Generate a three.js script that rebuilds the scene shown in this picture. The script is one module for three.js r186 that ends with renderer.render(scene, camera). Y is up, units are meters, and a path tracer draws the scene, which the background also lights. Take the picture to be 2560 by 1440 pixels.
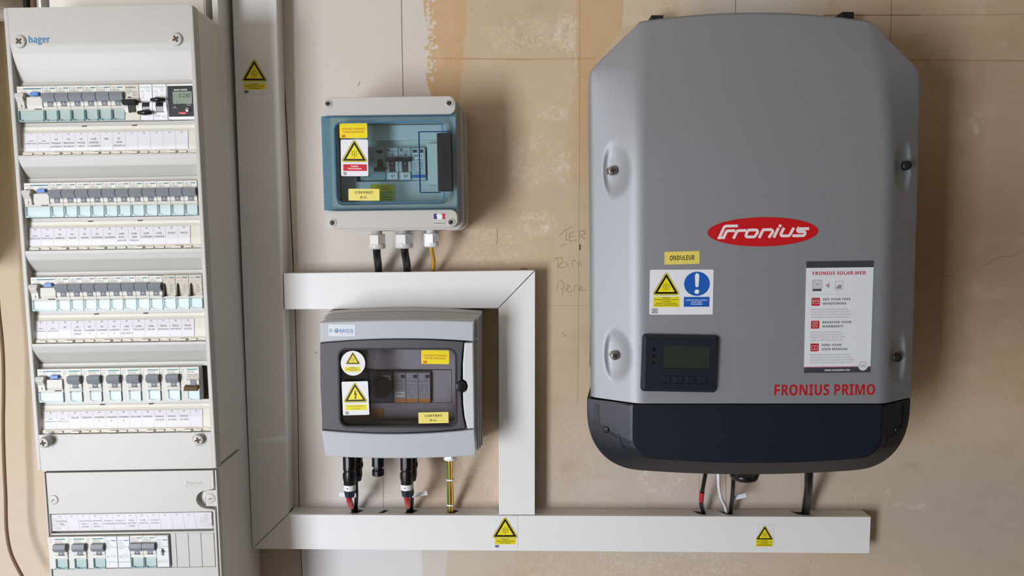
import * as THREE from 'three';
import { RoundedBoxGeometry } from 'three/addons/geometries/RoundedBoxGeometry.js';
import { TextGeometry } from 'three/addons/geometries/TextGeometry.js';
import { FontLoader } from 'three/addons/loaders/FontLoader.js';
import { mergeGeometries, mergeVertices, toCreasedNormals } from 'three/addons/utils/BufferGeometryUtils.js';
import { RectAreaLightUniformsLib } from 'three/addons/lights/RectAreaLightUniformsLib.js';

// ------------------------------------------------------------ camera, sky, light, exposure
const EYE = 1.5, DIST = 1.105, FOCAL = 1848, PITCH = 4.95 * Math.PI / 180;
const scene = new THREE.Scene();
const camera = new THREE.PerspectiveCamera(2 * Math.atan(720 / FOCAL) * 180 / Math.PI, 16 / 9, 0.05, 60);
camera.position.set(0, EYE, DIST);
camera.rotation.x = -PITCH;
scene.background = new THREE.Color(0.62, 0.78, 1.0);
RectAreaLightUniformsLib.init();
const daylight = new THREE.RectAreaLight(new THREE.Color(0.94, 0.985, 1.06), 33.5, 0.86, 1.5);   // daylight of the open garage door, in the doorway itself
daylight.position.set(-1.87, 0.82, 2.66);
daylight.lookAt(-1.87, 0.82, 0);
daylight.castShadow = true;
scene.add(daylight);
const renderer = new THREE.WebGLRenderer({ antialias: true });
renderer.toneMapping = THREE.LinearToneMapping;
renderer.toneMappingExposure = 0.72;
renderer.shadowMap.enabled = true;

// ------------------------------------------------------------ helpers
let seed = 7;
const rnd = (a = 1, b) => { seed = (seed * 1664525 + 1013904223) >>> 0; const r = seed / 4294967296; return b === undefined ? r * a : a + r * (b - a); };
const V = (x, y, z) => new THREE.Vector3(x, y, z);
// a pixel of the 2560 x 1440 photograph and a distance from the wall -> the metres there
function at(px, py, z = 0) {
  const dx = (px - 1280) / FOCAL, dy = -(py - 720) / FOCAL, c = Math.cos(PITCH), s = Math.sin(PITCH);
  const k = (z - DIST) / (-dy * s - c);
  return V(dx * k, EYE + (dy * c - s) * k, z);
}
const used = {};
const numbered = (n) => { used[n] = (used[n] ?? -1) + 1; return used[n] ? `${n}_${String(used[n]).padStart(3, '0')}` : n; };
function tag(o, label, category, group) { o.userData = { label, category }; if (group) o.userData.group = group; return o; }
function thing(name, label, category, p = [0, 0, 0], group) {
  const o = new THREE.Group(); o.name = numbered(name); o.position.set(...p); scene.add(o);
  return tag(o, label, category, group);
}
function mesh(name, geo, mat, parent, label) {
  const m = new THREE.Mesh(Array.isArray(geo) ? join(geo) : geo, mat); m.name = name; m.castShadow = m.receiveShadow = true;
  if (label) m.userData.label = label;
  parent.add(m); return m;
}
function solo(name, geo, mat, label, category, group) { const m = mesh(numbered(name), geo, mat, scene); return tag(m, label, category, group); }
function struct(name, geo, mat, parent = scene) { const m = mesh(name, geo, mat, parent); if (parent === scene) m.userData.kind = 'structure'; return m; }
function join(list) {
  return mergeGeometries(list.map((g) => { const h = g.index ? g.toNonIndexed() : g; for (const k of Object.keys(h.attributes)) if (!['position', 'normal', 'uv'].includes(k)) h.deleteAttribute(k); return h; }));
}
const bx = (w, h, d, x = 0, y = 0, z = 0) => new THREE.BoxGeometry(w, h, d).translate(x, y, z);
const b6 = (x0, x1, y0, y1, z0, z1) => bx(x1 - x0, y1 - y0, z1 - z0, (x0 + x1) / 2, (y0 + y1) / 2, (z0 + z1) / 2);
const rb = (x0, x1, y0, y1, z0, z1, r = 0.001, n = 2) => new RoundedBoxGeometry(x1 - x0, y1 - y0, z1 - z0, n, r).translate((x0 + x1) / 2, (y0 + y1) / 2, (z0 + z1) / 2);
const shape = (pts) => new THREE.Shape(pts.map((p) => new THREE.Vector2(p[0], p[1])));
function poly(pts, z0, z1, bevel = 0, holes = []) {
  const s = pts instanceof THREE.Shape ? pts : shape(pts);
  for (const h of holes) s.holes.push(h instanceof THREE.Path ? h : new THREE.Path(h.map((p) => new THREE.Vector2(p[0], p[1]))));
  const g = new THREE.ExtrudeGeometry(s, { depth: z1 - z0 - bevel, bevelEnabled: bevel > 0, bevelThickness: bevel, bevelSize: bevel, bevelOffset: -bevel, bevelSegments: 2, curveSegments: 10 });
  if (!bevel) return g.translate(0, 0, z0);
  const p = g.attributes.position;                       // the back stays square: only the front edge is bevelled
  for (let i = 0; i < p.count; i++) if (p.getZ(i) < 0) p.setZ(i, 0);
  return g.translate(0, 0, z0);
}
const prism = (zy, x0, x1) => new THREE.ExtrudeGeometry(shape(zy.map(([z, y]) => [-z, y])), { depth: x1 - x0, bevelEnabled: false }).rotateY(Math.PI / 2).translate(x0, 0, 0);
function rr(x0, x1, y0, y1, r) {
  const s = new THREE.Shape();
  s.moveTo(x0 + r, y0); s.lineTo(x1 - r, y0); s.absarc(x1 - r, y0 + r, r, -Math.PI / 2, 0); s.lineTo(x1, y1 - r); s.absarc(x1 - r, y1 - r, r, 0, Math.PI / 2);
  s.lineTo(x0 + r, y1); s.absarc(x0 + r, y1 - r, r, Math.PI / 2, Math.PI); s.lineTo(x0, y0 + r); s.absarc(x0 + r, y0 + r, r, Math.PI, Math.PI * 1.5);
  return s;
}
const hole = (...a) => new THREE.Path(rr(...a).getPoints(8));
const tube = (pts, r, n = 24, m = 12) => new THREE.TubeGeometry(new THREE.CatmullRomCurve3(pts), n, r, m);
const lathe = (ry, n = 24) => new THREE.LatheGeometry(ry.map(([r, y]) => new THREE.Vector2(r, y)), n);
const lerp = (a, b, t) => a + (b - a) * t;
function arc(x0, y0, x1, y1, bulge, n = 14) { const o = []; for (let i = 0; i <= n; i++) { const t = i / n; o.push([lerp(x0, x1, t), lerp(y0, y1, t) + bulge * 4 * t * (1 - t)]); } return o; }

function texture(w, h, draw) {
  const c = document.createElement('canvas'); c.width = Math.max(8, Math.round(w)); c.height = Math.max(8, Math.round(h));
  const g = c.getContext('2d'); draw(g, c.width, c.height);
  const t = new THREE.CanvasTexture(c); t.colorSpace = THREE.SRGBColorSpace; t.magFilter = THREE.LinearFilter; return t;
}
const std = (color, roughness = 0.5, more = {}) => new THREE.MeshStandardMaterial({ color: new THREE.Color(color), roughness, ...more });
const phy = (color, roughness = 0.5, more = {}) => new THREE.MeshPhysicalMaterial({ color: new THREE.Color(color), roughness, ...more });
function fitUV(g, x0, y0, w, h) { const p = g.attributes.position, u = g.attributes.uv; for (let i = 0; i < p.count; i++) u.setXY(i, (p.getX(i) - x0) / w, (p.getY(i) - y0) / h); return g; }
// print drawn in millimetres from the upper left corner
const printed = (w, h, ppm, draw, rough = 0.35) => new THREE.MeshStandardMaterial({ roughness: rough, map: texture(w * ppm, h * ppm, (c) => { c.scale(ppm, ppm); draw(c, w, h); }) });
function flatShape(w, h, r, kind) {
  let s;
  if (kind) { s = new THREE.Shape(); s.absellipse(0, 0, w / 2, h / 2, 0, Math.PI * 2); } else s = rr(-w / 2, w / 2, -h / 2, h / 2, Math.max(r, 0.00005));
  return fitUV(new THREE.ExtrudeGeometry(s, { depth: 0.0003, bevelEnabled: false, curveSegments: kind ? 48 : 5 }), -w / 2, -h / 2, w, h);
}
function sticker(name, parent, w, h, draw, { p, turn = 0, label, r = 0.0008, ppm = 7, round, rough } = {}) {
  const m = mesh(name, flatShape(w, h, r, round), printed(w * 1000, h * 1000, ppm, draw, rough), parent, label);
  m.position.copy(p); m.rotation.z = turn * Math.PI / 180; return m;
}
// size, middle and slope of a print whose left/right top and bottom corners are at these pixels, on the plane z
function spot(x0, y0, x1, y1, z, parent) {
  const a = at(x0, y0, z), b = at(x1, y1, z), p = a.clone().add(b).multiplyScalar(0.5); p.z = z;
  if (parent) { parent.updateMatrixWorld(true); parent.worldToLocal(p); }
  return { w: Math.abs(b.x - a.x), h: Math.abs(a.y - b.y), p };
}
function txt(c, s, x, y, size, { color = '#111', bold = '', align = 'center', fit, font = 'sans-serif', slant = 0 } = {}) {
  c.save(); c.font = `${bold ? 'bold ' : ''}100px ${font}`; c.fillStyle = color; c.textAlign = 'left'; c.textBaseline = 'alphabetic';
  const w = c.measureText(s).width / 100 * size, k = fit ? fit / w : 1, ww = w * k;
  c.translate(x - (align === 'center' ? ww / 2 : align === 'right' ? ww : 0), y); c.transform(1, 0, -slant, 1, 0, 0); c.scale(size / 100 * k, size / 100); c.fillText(s, 0, 0); c.restore();
}
const fill = (c, col, x, y, w, h) => { c.fillStyle = col; c.fillRect(x, y, w, h); };
function pth(c, pts, col, lw) { c.beginPath(); pts.forEach(([x, y], i) => (i ? c.lineTo(x, y) : c.moveTo(x, y))); if (lw) { c.strokeStyle = col; c.lineWidth = lw; c.stroke(); } else { c.closePath(); c.fillStyle = col; c.fill(); } }
function triangle(c, x, y, w, h, grow, col) {          // rounded warning triangle, apex at the top
  c.lineJoin = 'round'; c.beginPath(); c.moveTo(x, y); c.lineTo(x + w / 2, y + h); c.lineTo(x - w / 2, y + h); c.closePath(); c.fillStyle = c.strokeStyle = col; c.lineWidth = grow * 2; c.fill(); if (grow > 0) c.stroke();
}
function warning(c, x, y, w, kind) {                      // x: middle, y: apex of the yellow field, w: width of the black band
  const h = w * 0.84, Y = '#f2e21c', K = '#1a1208', s = w / 24;
  triangle(c, x, y, w, h, 2.1 * s, '#22200f'); triangle(c, x, y, w, h, 1.75 * s, Y); triangle(c, x, y, w, h, 0.75 * s, K);
  triangle(c, x, y + 2.9 * s, w - 5.6 * s, h - 4.4 * s, 0.1 * s, Y);
  if (kind === 'bolt') { pth(c, [[-.5, 6.2], [1, 6.2], [.4, 10.2], [2.1, 9.8], [.6, 14.5], [1.5, 14.4], [-.2, 17.2], [-1.2, 14], [-.4, 14.2], [.4, 11.4], [-1.3, 11.8]].map(([a, b]) => [x + a * s, y + b * s + 1.2 * s]), K); return; }
  const cy = y + 13 * s; c.strokeStyle = K; c.lineWidth = 0.42 * s; c.beginPath(); c.arc(x, cy, 2.6 * s, 0, 7); c.stroke();
  for (let i = 0; i < 8; i++) { const a = i * Math.PI / 4; pth(c, [[x + Math.cos(a) * 3.5 * s, cy + Math.sin(a) * 3.5 * s], [x + Math.cos(a) * 5 * s, cy + Math.sin(a) * 5 * s]], K, 0.38 * s); }
  pth(c, [[.3, -1.7], [-.8, .3], [.5, .1], [-.1, 1.7]].map(([a, b]) => [x + a * s, cy + b * s]), K, 0.45 * s);
}
function makerMark(c, x, y, w, h, col, bg) { fill(c, col, x, y, w, h * .12); fill(c, col, x, y + h * .88, w, h * .12); fill(c, bg, x, y + h * .12, w, h * .76); txt(c, 'CATU', x + w / 2, y + h * .8, h * .78, { bold: 1, fit: w * .94, color: col }); }
function lines(c, list, x, y, step, size, o) { list.forEach((s, i) => txt(c, s[0] ?? s, x, y + i * step, size, { ...o, fit: s[1] ?? o.fit })); }

// ------------------------------------------------------------ materials
const M = {
  white: std('#bbb8b2', 0.42), shell: std('#dad7d1', 0.45), cream: std('#ddd7ca', 0.5), duct: std('#ecebea', 0.45), ductBase: std('#dedbd8', 0.5), module: std('#d6d3ca', 0.5), wideModule: std('#cfcdc6', 0.5), lever: std('#7d8288', 0.45), greyDrum: std('#6f747b', 0.5),  // shell is paler than white: makes up for shade on the board sides
  black: std('#0c0c0e', 0.3), blackMatt: std('#151517', 0.6), dark: std('#1b1714', 0.9), darkBrown: std('#3a2f26', 0.9), rcdLever: std('#c9c7c0', 0.4), blue: std('#4a7fc8', 0.4), mark: std('#e8e8e6', 0.6), whiteModule: std('#eeeef0', 0.35),
  box: std('#c4c0ba', 0.45), dcGrey: std('#b8bbc0', 0.45), dcBody: std('#b9b7b3', 0.5), recess: std('#5a4334', 0.8), brownPlastic: std('#6a5238', 0.8), steel: std('#a09a98', 0.28, { metalness: 0.9 }), darkSteel: std('#3c3a3b', 0.35, { metalness: 0.8 }),
  clear: phy('#f2f8f9', 0.1, { transmission: 1, thickness: 0, ior: 1.4, specularIntensity: 0.35 }), strip: phy('#fbfbfa', 0.16, { transmission: 1, thickness: 0, ior: 1.35, specularIntensity: 0.25 }), clearEdge: std('#93b3b6', 0.2),
  doorBlue: phy('#e6f1f3', 0.05, { transmission: 1, thickness: 0, ior: 1.5 }), doorRidge: phy('#8cc6ec', 0.08, { transmission: 0.8, thickness: 0, ior: 1.5 }), doorEdge: phy('#c8e6f5', 0.08, { transmission: 0.96, thickness: 0, ior: 1.5 }), doorDark: std('#0d2f66', 0.2),
  smoke: phy('#efeef1', 0.04, { transmission: 1, thickness: 0, ior: 1.5 }), cover: std('#9b9ea3', 0.54, { metalness: 0.52 }), navy: std('#0d1523', 0.45), navyGloss: std('#27303c', 0.38, { metalness: 0.35 }), cable: std('#101012', 0.4), red: std('#b81c22', 0.45), teal: std('#1f6f80', 0.5), yellow: std('#c89a2a', 0.4), green: std('#2f7a36', 0.4), brass: std('#d2a03a', 0.4),
  ring: std('#e9e9ec', 0.4), gland: std('#d6d3cf', 0.4), cord: std('#6d5038', 0.6), screen: phy('#1d2b25', 0.12, { clearcoat: 1 }), logoBlue: std('#2a74a4', 0.45), printRed: std('#b01722', 0.4),
};

// ------------------------------------------------------------ the room
const plain = std('#d0c8be', 0.9), concrete = std('#8d8f90', 0.95), ceilingWhite = std('#dbd2c6', 0.9), darkWall = std('#5d5247', 0.9);
const RX0 = -3.4, RX1 = 2.6, RZ = 2.7, RH = 2.6, DX0 = -2.35, DX1 = -1.39, DH = 1.62;
struct('floor', b6(RX0 - 0.15, RX1 + 0.15, -0.15, 0, -0.2, 7), concrete);
struct('ceiling', b6(RX0 - 0.15, RX1 + 0.15, RH, RH + 0.15, -0.2, RZ + 0.15), ceilingWhite);
struct('wall_left', b6(RX0 - 0.15, RX0, 0, RH, -0.2, RZ + 0.15), plain);
struct('wall_right', b6(RX1, RX1 + 0.15, 0, RH, -0.2, RZ + 0.15), darkWall);
struct('wall_front', [b6(RX0, DX0, 0, RH, RZ, RZ + 0.15), b6(DX1, RX1, 0, RH, RZ, RZ + 0.15), b6(DX0, DX1, DH, RH, RZ, RZ + 0.15)], plain);
struct('door_1', [b6(DX0, DX0 + 0.05, 0, DH, RZ + 0.02, RZ + 0.12), b6(DX1 - 0.05, DX1, 0, DH, RZ + 0.02, RZ + 0.12), b6(DX0 + 0.05, DX1 - 0.05, DH - 0.05, DH, RZ + 0.02, RZ + 0.12)], M.white);

// the wall of plasterboard, in front of a core: painted, bare and smeared with filler, scratched, with pencil marks
const wall = new THREE.Group(); wall.name = 'wall_back'; wall.userData.kind = 'structure'; scene.add(wall);
const WX = 0.96, WY0 = 0.86, WY1 = 1.9, WS = 2048;
function wallTexture(x0, x1) {
  const k = WS / (x1 - x0), kh = WS / (WY1 - WY0);
  return texture(WS, WS, (c) => {
    const Q = (px, py) => { const p = at(px, py); return [(p.x - x0) * k, (WY1 - p.y) * kh]; };
    const blob = (px, py, rx, ry, rgb, a, soft = 0.35) => {
      const [x, y] = Q(px, py), r = k / 1672; c.save(); c.translate(x, y); c.scale(rx * r, ry * r * kh / k);
      const g = c.createRadialGradient(0, 0, soft, 0, 0, 1); g.addColorStop(0, `rgba(${rgb},${a})`); g.addColorStop(1, `rgba(${rgb},0)`); c.fillStyle = g; c.beginPath(); c.arc(0, 0, 1, 0, 7); c.fill(); c.restore();
    };
    const area = (pts, col) => pth(c, pts.map(([a, b]) => Q(a, b)), col);
    const line = (pts, col, w) => { c.lineCap = 'round'; pth(c, pts.map(([a, b]) => Q(a, b)), col, w * k / 1672); };
    seed = 11;
    fill(c, 'rgb(201,178,148)', 0, 0, WS, WS);
    // bare board, more or less brown; set olive far left and darker right of inverter
    const areaSoft = (x, y, rx, ry, rgb, a) => blob(x, y, rx, ry, rgb, a, 0.1);
    areaSoft(1700, 1250, 800, 330, '200,187,176', 0.95); areaSoft(2450, 600, 430, 440, '152,124,95', 0.95); areaSoft(2450, 1300, 420, 300, '184,172,160', 0.9); areaSoft(2430, 200, 420, 260, '174,148,120', 0.8);
    areaSoft(1330, 600, 260, 330, '205,180,150', 0.9); areaSoft(1400, 250, 330, 220, '204,180,148', 0.8); areaSoft(30, 900, 330, 700, '190,172,148', 0.95); areaSoft(40, 1350, 330, 300, '192,178,162', 0.9); areaSoft(20, 350, 260, 280, '178,160,118', 0.95);
    // painted board on the left and the pale middle
    area([[560, -60], [1062, -60], [1070, 60], [1078, 160], [1075, 260], [1075, 700], [1045, 900], [1040, 1300], [560, 1300]], 'rgb(211,202,192)');
    areaSoft(900, 1330, 330, 170, '214,208,205', 0.95); areaSoft(1000, 1000, 120, 420, '208,194,178', 0.9); areaSoft(1100, 850, 130, 400, '204,184,160', 0.95); areaSoft(1120, 1200, 120, 140, '200,178,155', 0.9);
    area([[560, 1366], [1052, 1366], [1064, 1500], [560, 1500]], 'rgba(216,213,214,0.95)'); area([[1052, 1366], [1120, 1366], [1110, 1500], [1064, 1500]], 'rgba(205,197,190,0.9)'); area([[1120, 1366], [1292, 1366], [1286, 1500], [1110, 1500]], 'rgb(200,184,166)');
    area([[645, 1366], [752, 1366], [757, 1500], [645, 1500]], 'rgb(182,168,156)');
    // the brown strip where paint was never put
    const strip = [[1066, -60], [1170, -60], [1166, 60], [1160, 120], [1152, 200], [1145, 300], [1090, 300], [1080, 240], [1066, 205], [1072, 150], [1075, 100], [1064, 50], [1058, 10]];
    area(strip, 'rgb(200,167,126)');
    area([[1440, -60], [1566, -60], [1562, 40], [1555, 70], [1490, 160], [1470, 300], [1445, 300]], 'rgb(201,170,130)'); areaSoft(1470, 330, 60, 280, '198,164,120', 0.8);
    for (let i = 0; i < 150; i++) { const y = rnd(-20, 210); blob(1070 + rnd(-10, 26) * rnd(), y, rnd(2, 6), rnd(2, 7), rnd() < 0.6 ? '212,203,192' : '200,167,126', 0.9, 0.7); }
    area([[1120, 1372], [1122, 1372], [1122, 1373]], 'rgb(200,184,166)');
    area([[1562, -60], [1750, -60], [1750, 60], [1590, 60], [1556, 70]], 'rgb(208,190,160)'); areaSoft(1910, 0, 240, 90, '214,205,192', 1); areaSoft(1860, 10, 160, 80, '214,205,192', 1); areaSoft(2440, -10, 90, 25, '190,190,176', 0.7);
    // damp line
    line([[1078, 146], [1320, 148], [1490, 146]], 'rgba(176,128,80,0.45)', 3); line([[2240, 150], [2560, 152]], 'rgba(140,100,64,0.35)', 4); line([[1160, 147], [1330, 149]], 'rgba(150,104,60,0.4)', 1.5);
    // filler wiped on, thin and streaky
    const smear = (px, py, rx, ry, n, rgb = '222,210,192') => { for (let i = 0; i < n; i++) { const a = rnd(6.283), r = (rnd() + rnd() + rnd()) / 2.1; const x = px + Math.cos(a) * rx * r, y = py + Math.sin(a) * ry * r; c.save(); const [u, v] = Q(x, y); c.translate(u, v); c.rotate(-0.7 + rnd(-1.3, 1.3)); c.fillStyle = `rgba(${rgb},${rnd(0.04, 0.28)})`; c.beginPath(); c.ellipse(0, 0, rnd(2, 11), rnd(0.8, 3.6), 0, 0, 7); c.fill(); c.restore(); } };
    smear(1310, 90, 90, 45, 420); smear(1415, 85, 30, 45, 300, '232,222,206'); smear(1385, 285, 40, 22, 160); smear(1340, 400, 90, 60, 420); smear(1340, 560, 45, 30, 300, '228,214,194'); smear(1230, 620, 90, 55, 480); smear(1430, 150, 14, 110, 120); smear(1410, 430, 14, 50, 90);
    smear(1650, 1200, 60, 40, 320, '226,214,202'); smear(1430, 1180, 80, 110, 300, '220,204,190'); smear(1180, 1220, 60, 60, 300, '222,208,194'); smear(1700, 1410, 220, 40, 700, '222,214,204'); smear(1500, 1410, 130, 40, 300); smear(2440, 300, 20, 30, 40); smear(2280, 1265, 40, 8, 60); smear(2180, 1250, 60, 40, 60); smear(2440, 320, 6, 16, 40, '214,196,168'); smear(1350, 1420, 80, 40, 260, '220,210,200'); smear(1640, 20, 60, 30, 220, '196,172,138');
    for (let i = 0; i < 700; i++) blob(rnd(1050, 2620), rnd(-60, 1500), rnd(12, 60), rnd(10, 46), rnd() < 0.5 ? '226,212,192' : '150,118,84', rnd(0.03, 0.11), 0.1);
    // pits and specks
    for (let i = 0; i < 2600; i++) { const x = rnd(1060, 2620), y = rnd(-40, 1480), d = y > 1000 || x < 1420 ? 1 : 0.45; if (rnd() > d) continue; blob(x, y, rnd(0.7, 1.9), rnd(0.7, 2.2), rnd() < 0.75 ? '120,90,64' : '236,226,212', rnd(0.2, 0.75), 0.3); }
    for (let i = 0; i < 5000; i++) blob(rnd(-80, 2640), rnd(-60, 1500), rnd(1.5, 6), rnd(1.5, 6), rnd() < 0.5 ? '235,220,200' : '140,112,84', rnd(0.02, 0.07), 0.1);
    // joints, pencil lines, scribbles
    line([[1003, -40], [1005, 100], [1008, 245]], 'rgba(92,80,70,0.9)', 1.7); line([[700, -30], [707, 150], [716, 300], [733, 660]], 'rgba(46,38,34,0.95)', 2.6); line([[733, 660], [738, 780], [745, 1040], [748, 1300], [752, 1376], [757, 1470]], 'rgba(70,58,52,0.9)', 2.2);
    line([[957, 1140], [959, 1270]], 'rgba(110,98,90,0.8)', 1.3); line([[1450, -30], [1449, 300], [1447, 700], [1444, 1010]], 'rgba(120,96,70,0.55)', 1.2); line([[1839, -40], [1839, 60]], 'rgba(60,52,46,0.8)', 1.3); line([[2229, -40], [2228, 40], [2226, 116]], 'rgba(96,76,58,0.75)', 1.6); line([[2060, 38], [2300, 37.5]], 'rgba(80,64,50,0.8)', 1.6); line([[2300, 37.5], [2600, 36]], 'rgba(110,90,70,0.45)', 1.4);
    line([[1747, 1170], [1749, 1270]], 'rgba(110,90,76,0.6)', 1.1); line([[1814, 1170], [1815, 1275]], 'rgba(84,64,58,0.7)', 1.3); line([[2004, 1180], [2004, 1265]], 'rgba(120,98,80,0.5)', 1); line([[1243, 568], [1243, 610]], 'rgba(110,92,76,0.8)', 1.3); line([[1365, 764], [1480, 764]], 'rgba(130,108,84,0.45)', 1); line([[1302, 672], [1318, 672]], 'rgba(80,60,50,.8)', 2);
    const scr = 'rgba(118,92,68,0.75)';
    for (const s of [[[1398, 590], [1412, 576], [1431, 566]], [[1416, 578], [1415, 601], [1418, 600]], [[1434, 580], [1424, 583], [1424, 603], [1442, 600]], [[1425, 592], [1436, 590]], [[1448, 601], [1450, 578], [1460, 576], [1463, 585], [1452, 590], [1464, 598]], [[1402, 617], [1408, 612], [1416, 611]], [[1387, 650], [1390, 644], [1404, 645], [1408, 654], [1396, 664], [1394, 648]], [[1396, 664], [1393, 668], [1410, 669], [1421, 662], [1412, 655]], [[1430, 668], [1431, 652], [1440, 652]], [[1446, 667], [1444, 656], [1452, 655], [1452, 666]], [[1392, 726], [1394, 708], [1404, 700], [1410, 712], [1406, 738]], [[1416, 724], [1426, 716], [1420, 712], [1415, 726], [1424, 732], [1432, 724]], [[1436, 730], [1436, 714], [1444, 714]], [[1448, 724], [1456, 718], [1450, 714], [1447, 728], [1466, 724]], [[1407, 830], [1410, 840], [1416, 838]]]) line(s, scr, 1.1);
    line([[1450, 612], [1450, 624]], 'rgba(70,50,40,0.9)', 3.4);
    line([[2452, 664], [2466, 662], [2484, 650], [2500, 643], [2510, 641], [2530, 641], [2552, 630]], 'rgba(92,70,48,0.5)', 1.5); line([[2350, 682], [2358, 688], [2370, 692], [2380, 690]], 'rgba(70,52,38,0.3)', 2); line([[640 + 260, 205], [895, 214]], 'rgba(90,76,66,.8)', 1.6); line([[788, 880], [793, 884]], 'rgba(90,80,76,.8)', 1.4);
  });
}
const bumpTex = (() => { const n = 512, d = new Uint8Array(n * n * 4); seed = 5; for (let i = 0; i < n * n; i++) { const v = 128 + rnd(-40, 40) + (rnd() < 0.01 ? -80 : 0); d.set([v, v, v, 255], i * 4); } const t = new THREE.DataTexture(d, n, n); t.magFilter = THREE.LinearFilter; t.wrapS = t.wrapT = THREE.RepeatWrapping; t.repeat.set(3, 3); t.needsUpdate = true; return t; })();
for (const [x0, x1] of [[-WX, -0.000], [0.000, WX]]) {
  const g = fitUV(b6(x0, x1, WY0, WY1, -0.0125, 0), x0, WY0, x1 - x0, WY1 - WY0);
  struct('plasterboard', g, new THREE.MeshStandardMaterial({ map: wallTexture(x0, x1), roughness: 0.85, bumpMap: bumpTex, bumpScale: 0.00025 }), wall);
}
struct('wall_core', b6(RX0 - 0.15, RX1 + 0.15, -0.1, RH + 0.1, -0.2, -0.0125), plain, wall);
struct('wall_surround', [b6(RX0, -WX, 0, RH, -0.0125, 0), b6(WX, RX1, 0, RH, -0.0125, 0), b6(-WX, WX, 0, WY0, -0.0125, 0), b6(-WX, WX, WY1, RH, -0.0125, 0)], std('#c6b294', 0.9), wall);

// ------------------------------------------------------------ cable trunking (metres; y counted from eye level)
const font = await new FontLoader().loadAsync('fonts/droid/droid_sans_bold.typeface.json');
const fontThin = await new FontLoader().loadAsync('fonts/droid/droid_sans_regular.typeface.json');
function letters(s, size, f = font, depth = 0.0002, fit) {
  const g = new TextGeometry(s, { font: f, size, depth, curveSegments: 6 }); g.computeBoundingBox(); const b = g.boundingBox, k = fit ? fit / (b.max.x - b.min.x) : 1;
  return g.translate(-(b.min.x + b.max.x) / 2, -(b.min.y + b.max.y) / 2, 0).scale(k, 1, 1);
}
const TF = 0.032;
function inset(pts, d) {                                   // shrink a convex outline
  const n = pts.length, ccw = pts.reduce((s, p, i) => s + p[0] * pts[(i + 1) % n][1] - pts[(i + 1) % n][0] * p[1], 0) > 0 ? 1 : -1, out = [];
  for (let i = 0; i < n; i++) {
    const a = pts[(i + n - 1) % n], b = pts[i], c = pts[(i + 1) % n], u = [b[0] - a[0], b[1] - a[1]], v = [c[0] - b[0], c[1] - b[1]], lu = Math.hypot(...u), lv = Math.hypot(...v);
    const n1 = [-u[1] / lu * ccw, u[0] / lu * ccw], n2 = [-v[1] / lv * ccw, v[0] / lv * ccw], k = 1 / (1 + n1[0] * n2[0] + n1[1] * n2[1]);
    out.push([b[0] + (n1[0] + n2[0]) * d * k, b[1] + (n1[1] + n2[1]) * d * k]);
  }
  return out;
}
// open-topped pieces: the top side of the base is a plate with the cable slots cut out of it
function trunk(label, outline, slots, top) {
  const t = thing('cable_trunking', label, 'trunking', [0, EYE, 0], 'white cable trunking on the wall');
  const base = inset(outline, 0.0009), cov = inset(outline, 0.0003);
  const back = slots ? poly(base, 0.0002, 0.003) : poly(base, 0.0002, 0.0242);
  const list = [back];
  if (slots) {
    const [a, b] = top, len = Math.hypot(b[0] - a[0], b[1] - a[1]), ang = Math.atan2(b[1] - a[1], b[0] - a[0]);
    const plate = poly([[0, -0.003], [len, -0.003], [len, -0.0242], [0, -0.0242]], 0, 0.0016, 0, slots.map((s) => s.map(([x, z]) => [(x - a[0]) / Math.cos(ang), -z])));
    plate.rotateX(-Math.PI / 2).rotateZ(ang);               // outline in x and -z, thickness in y
    list.push(plate.translate(a[0], a[1] - 0.0025, 0));
    const low = base.filter((p) => p[1] < (a[1] + b[1]) / 2 - 0.02).sort((p, q) => p[0] - q[0]), l = low[0], r = low[low.length - 1], lb = Math.hypot(r[0] - l[0], r[1] - l[1]);
    list.push(bx(lb, 0.0016, 0.0212, 0, 0, 0).rotateZ(Math.atan2(r[1] - l[1], r[0] - l[0])).translate((l[0] + r[0]) / 2, (l[1] + r[1]) / 2 + 0.001, 0.0136));
    list.push(poly([[r[0] - 0.0016, r[1] + 0.001], [r[0], r[1] + 0.001], [b[0] - 0.0009, b[1] - 0.001], [b[0] - 0.0025, b[1] - 0.001]], 0.003, 0.0242));
    mesh('slot_shade', poly([[a[0] + 0.01, a[1] - 0.010], [b[0] - 0.01, b[1] - 0.010], [b[0] - 0.01, b[1] - 0.016], [a[0] + 0.01, a[1] - 0.016]], 0.0032, 0.0235), M.dark, t);  // dark slab under the slots stands for the shade inside the trunking
  }
  mesh('base', list, M.ductBase, t);
  mesh('cover', poly(cov, 0.0245, TF, 0.0007), M.duct, t);
  return t;
}
const trunkV = trunk('wide vertical white trunking beside the tall breaker board, mitred at its foot', [[-0.3955, 0.43], [-0.3905, -0.4864], [-0.3352, -0.4329], [-0.3312, 0.43]]);
const slotAt = (px, w, s = -0.010, z0 = 0.0085, z1 = 0.0232) => { const x = at(px, 1278, 0.0232).x; return [[x - w / 2, z1], [x + w / 2, z1], [x + w / 2 - s, z0], [x - w / 2 - s, z0]]; };
const trunkB = trunk('long horizontal white trunking along the bottom, below the inverter', [[-0.3905, -0.4868], [0.5378, -0.494], [0.5378, -0.4368], [-0.3350, -0.4331]],
  [slotAt(884, 0.013), slotAt(950, 0.0095), slotAt(1020, 0.0135), slotAt(1125, 0.012), slotAt(1760, 0.013, 0.008), slotAt(1826, 0.014, 0.008), slotAt(2014, 0.02, 0.009)], [[-0.335, -0.4331], [0.5378, -0.4368]]);
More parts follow.
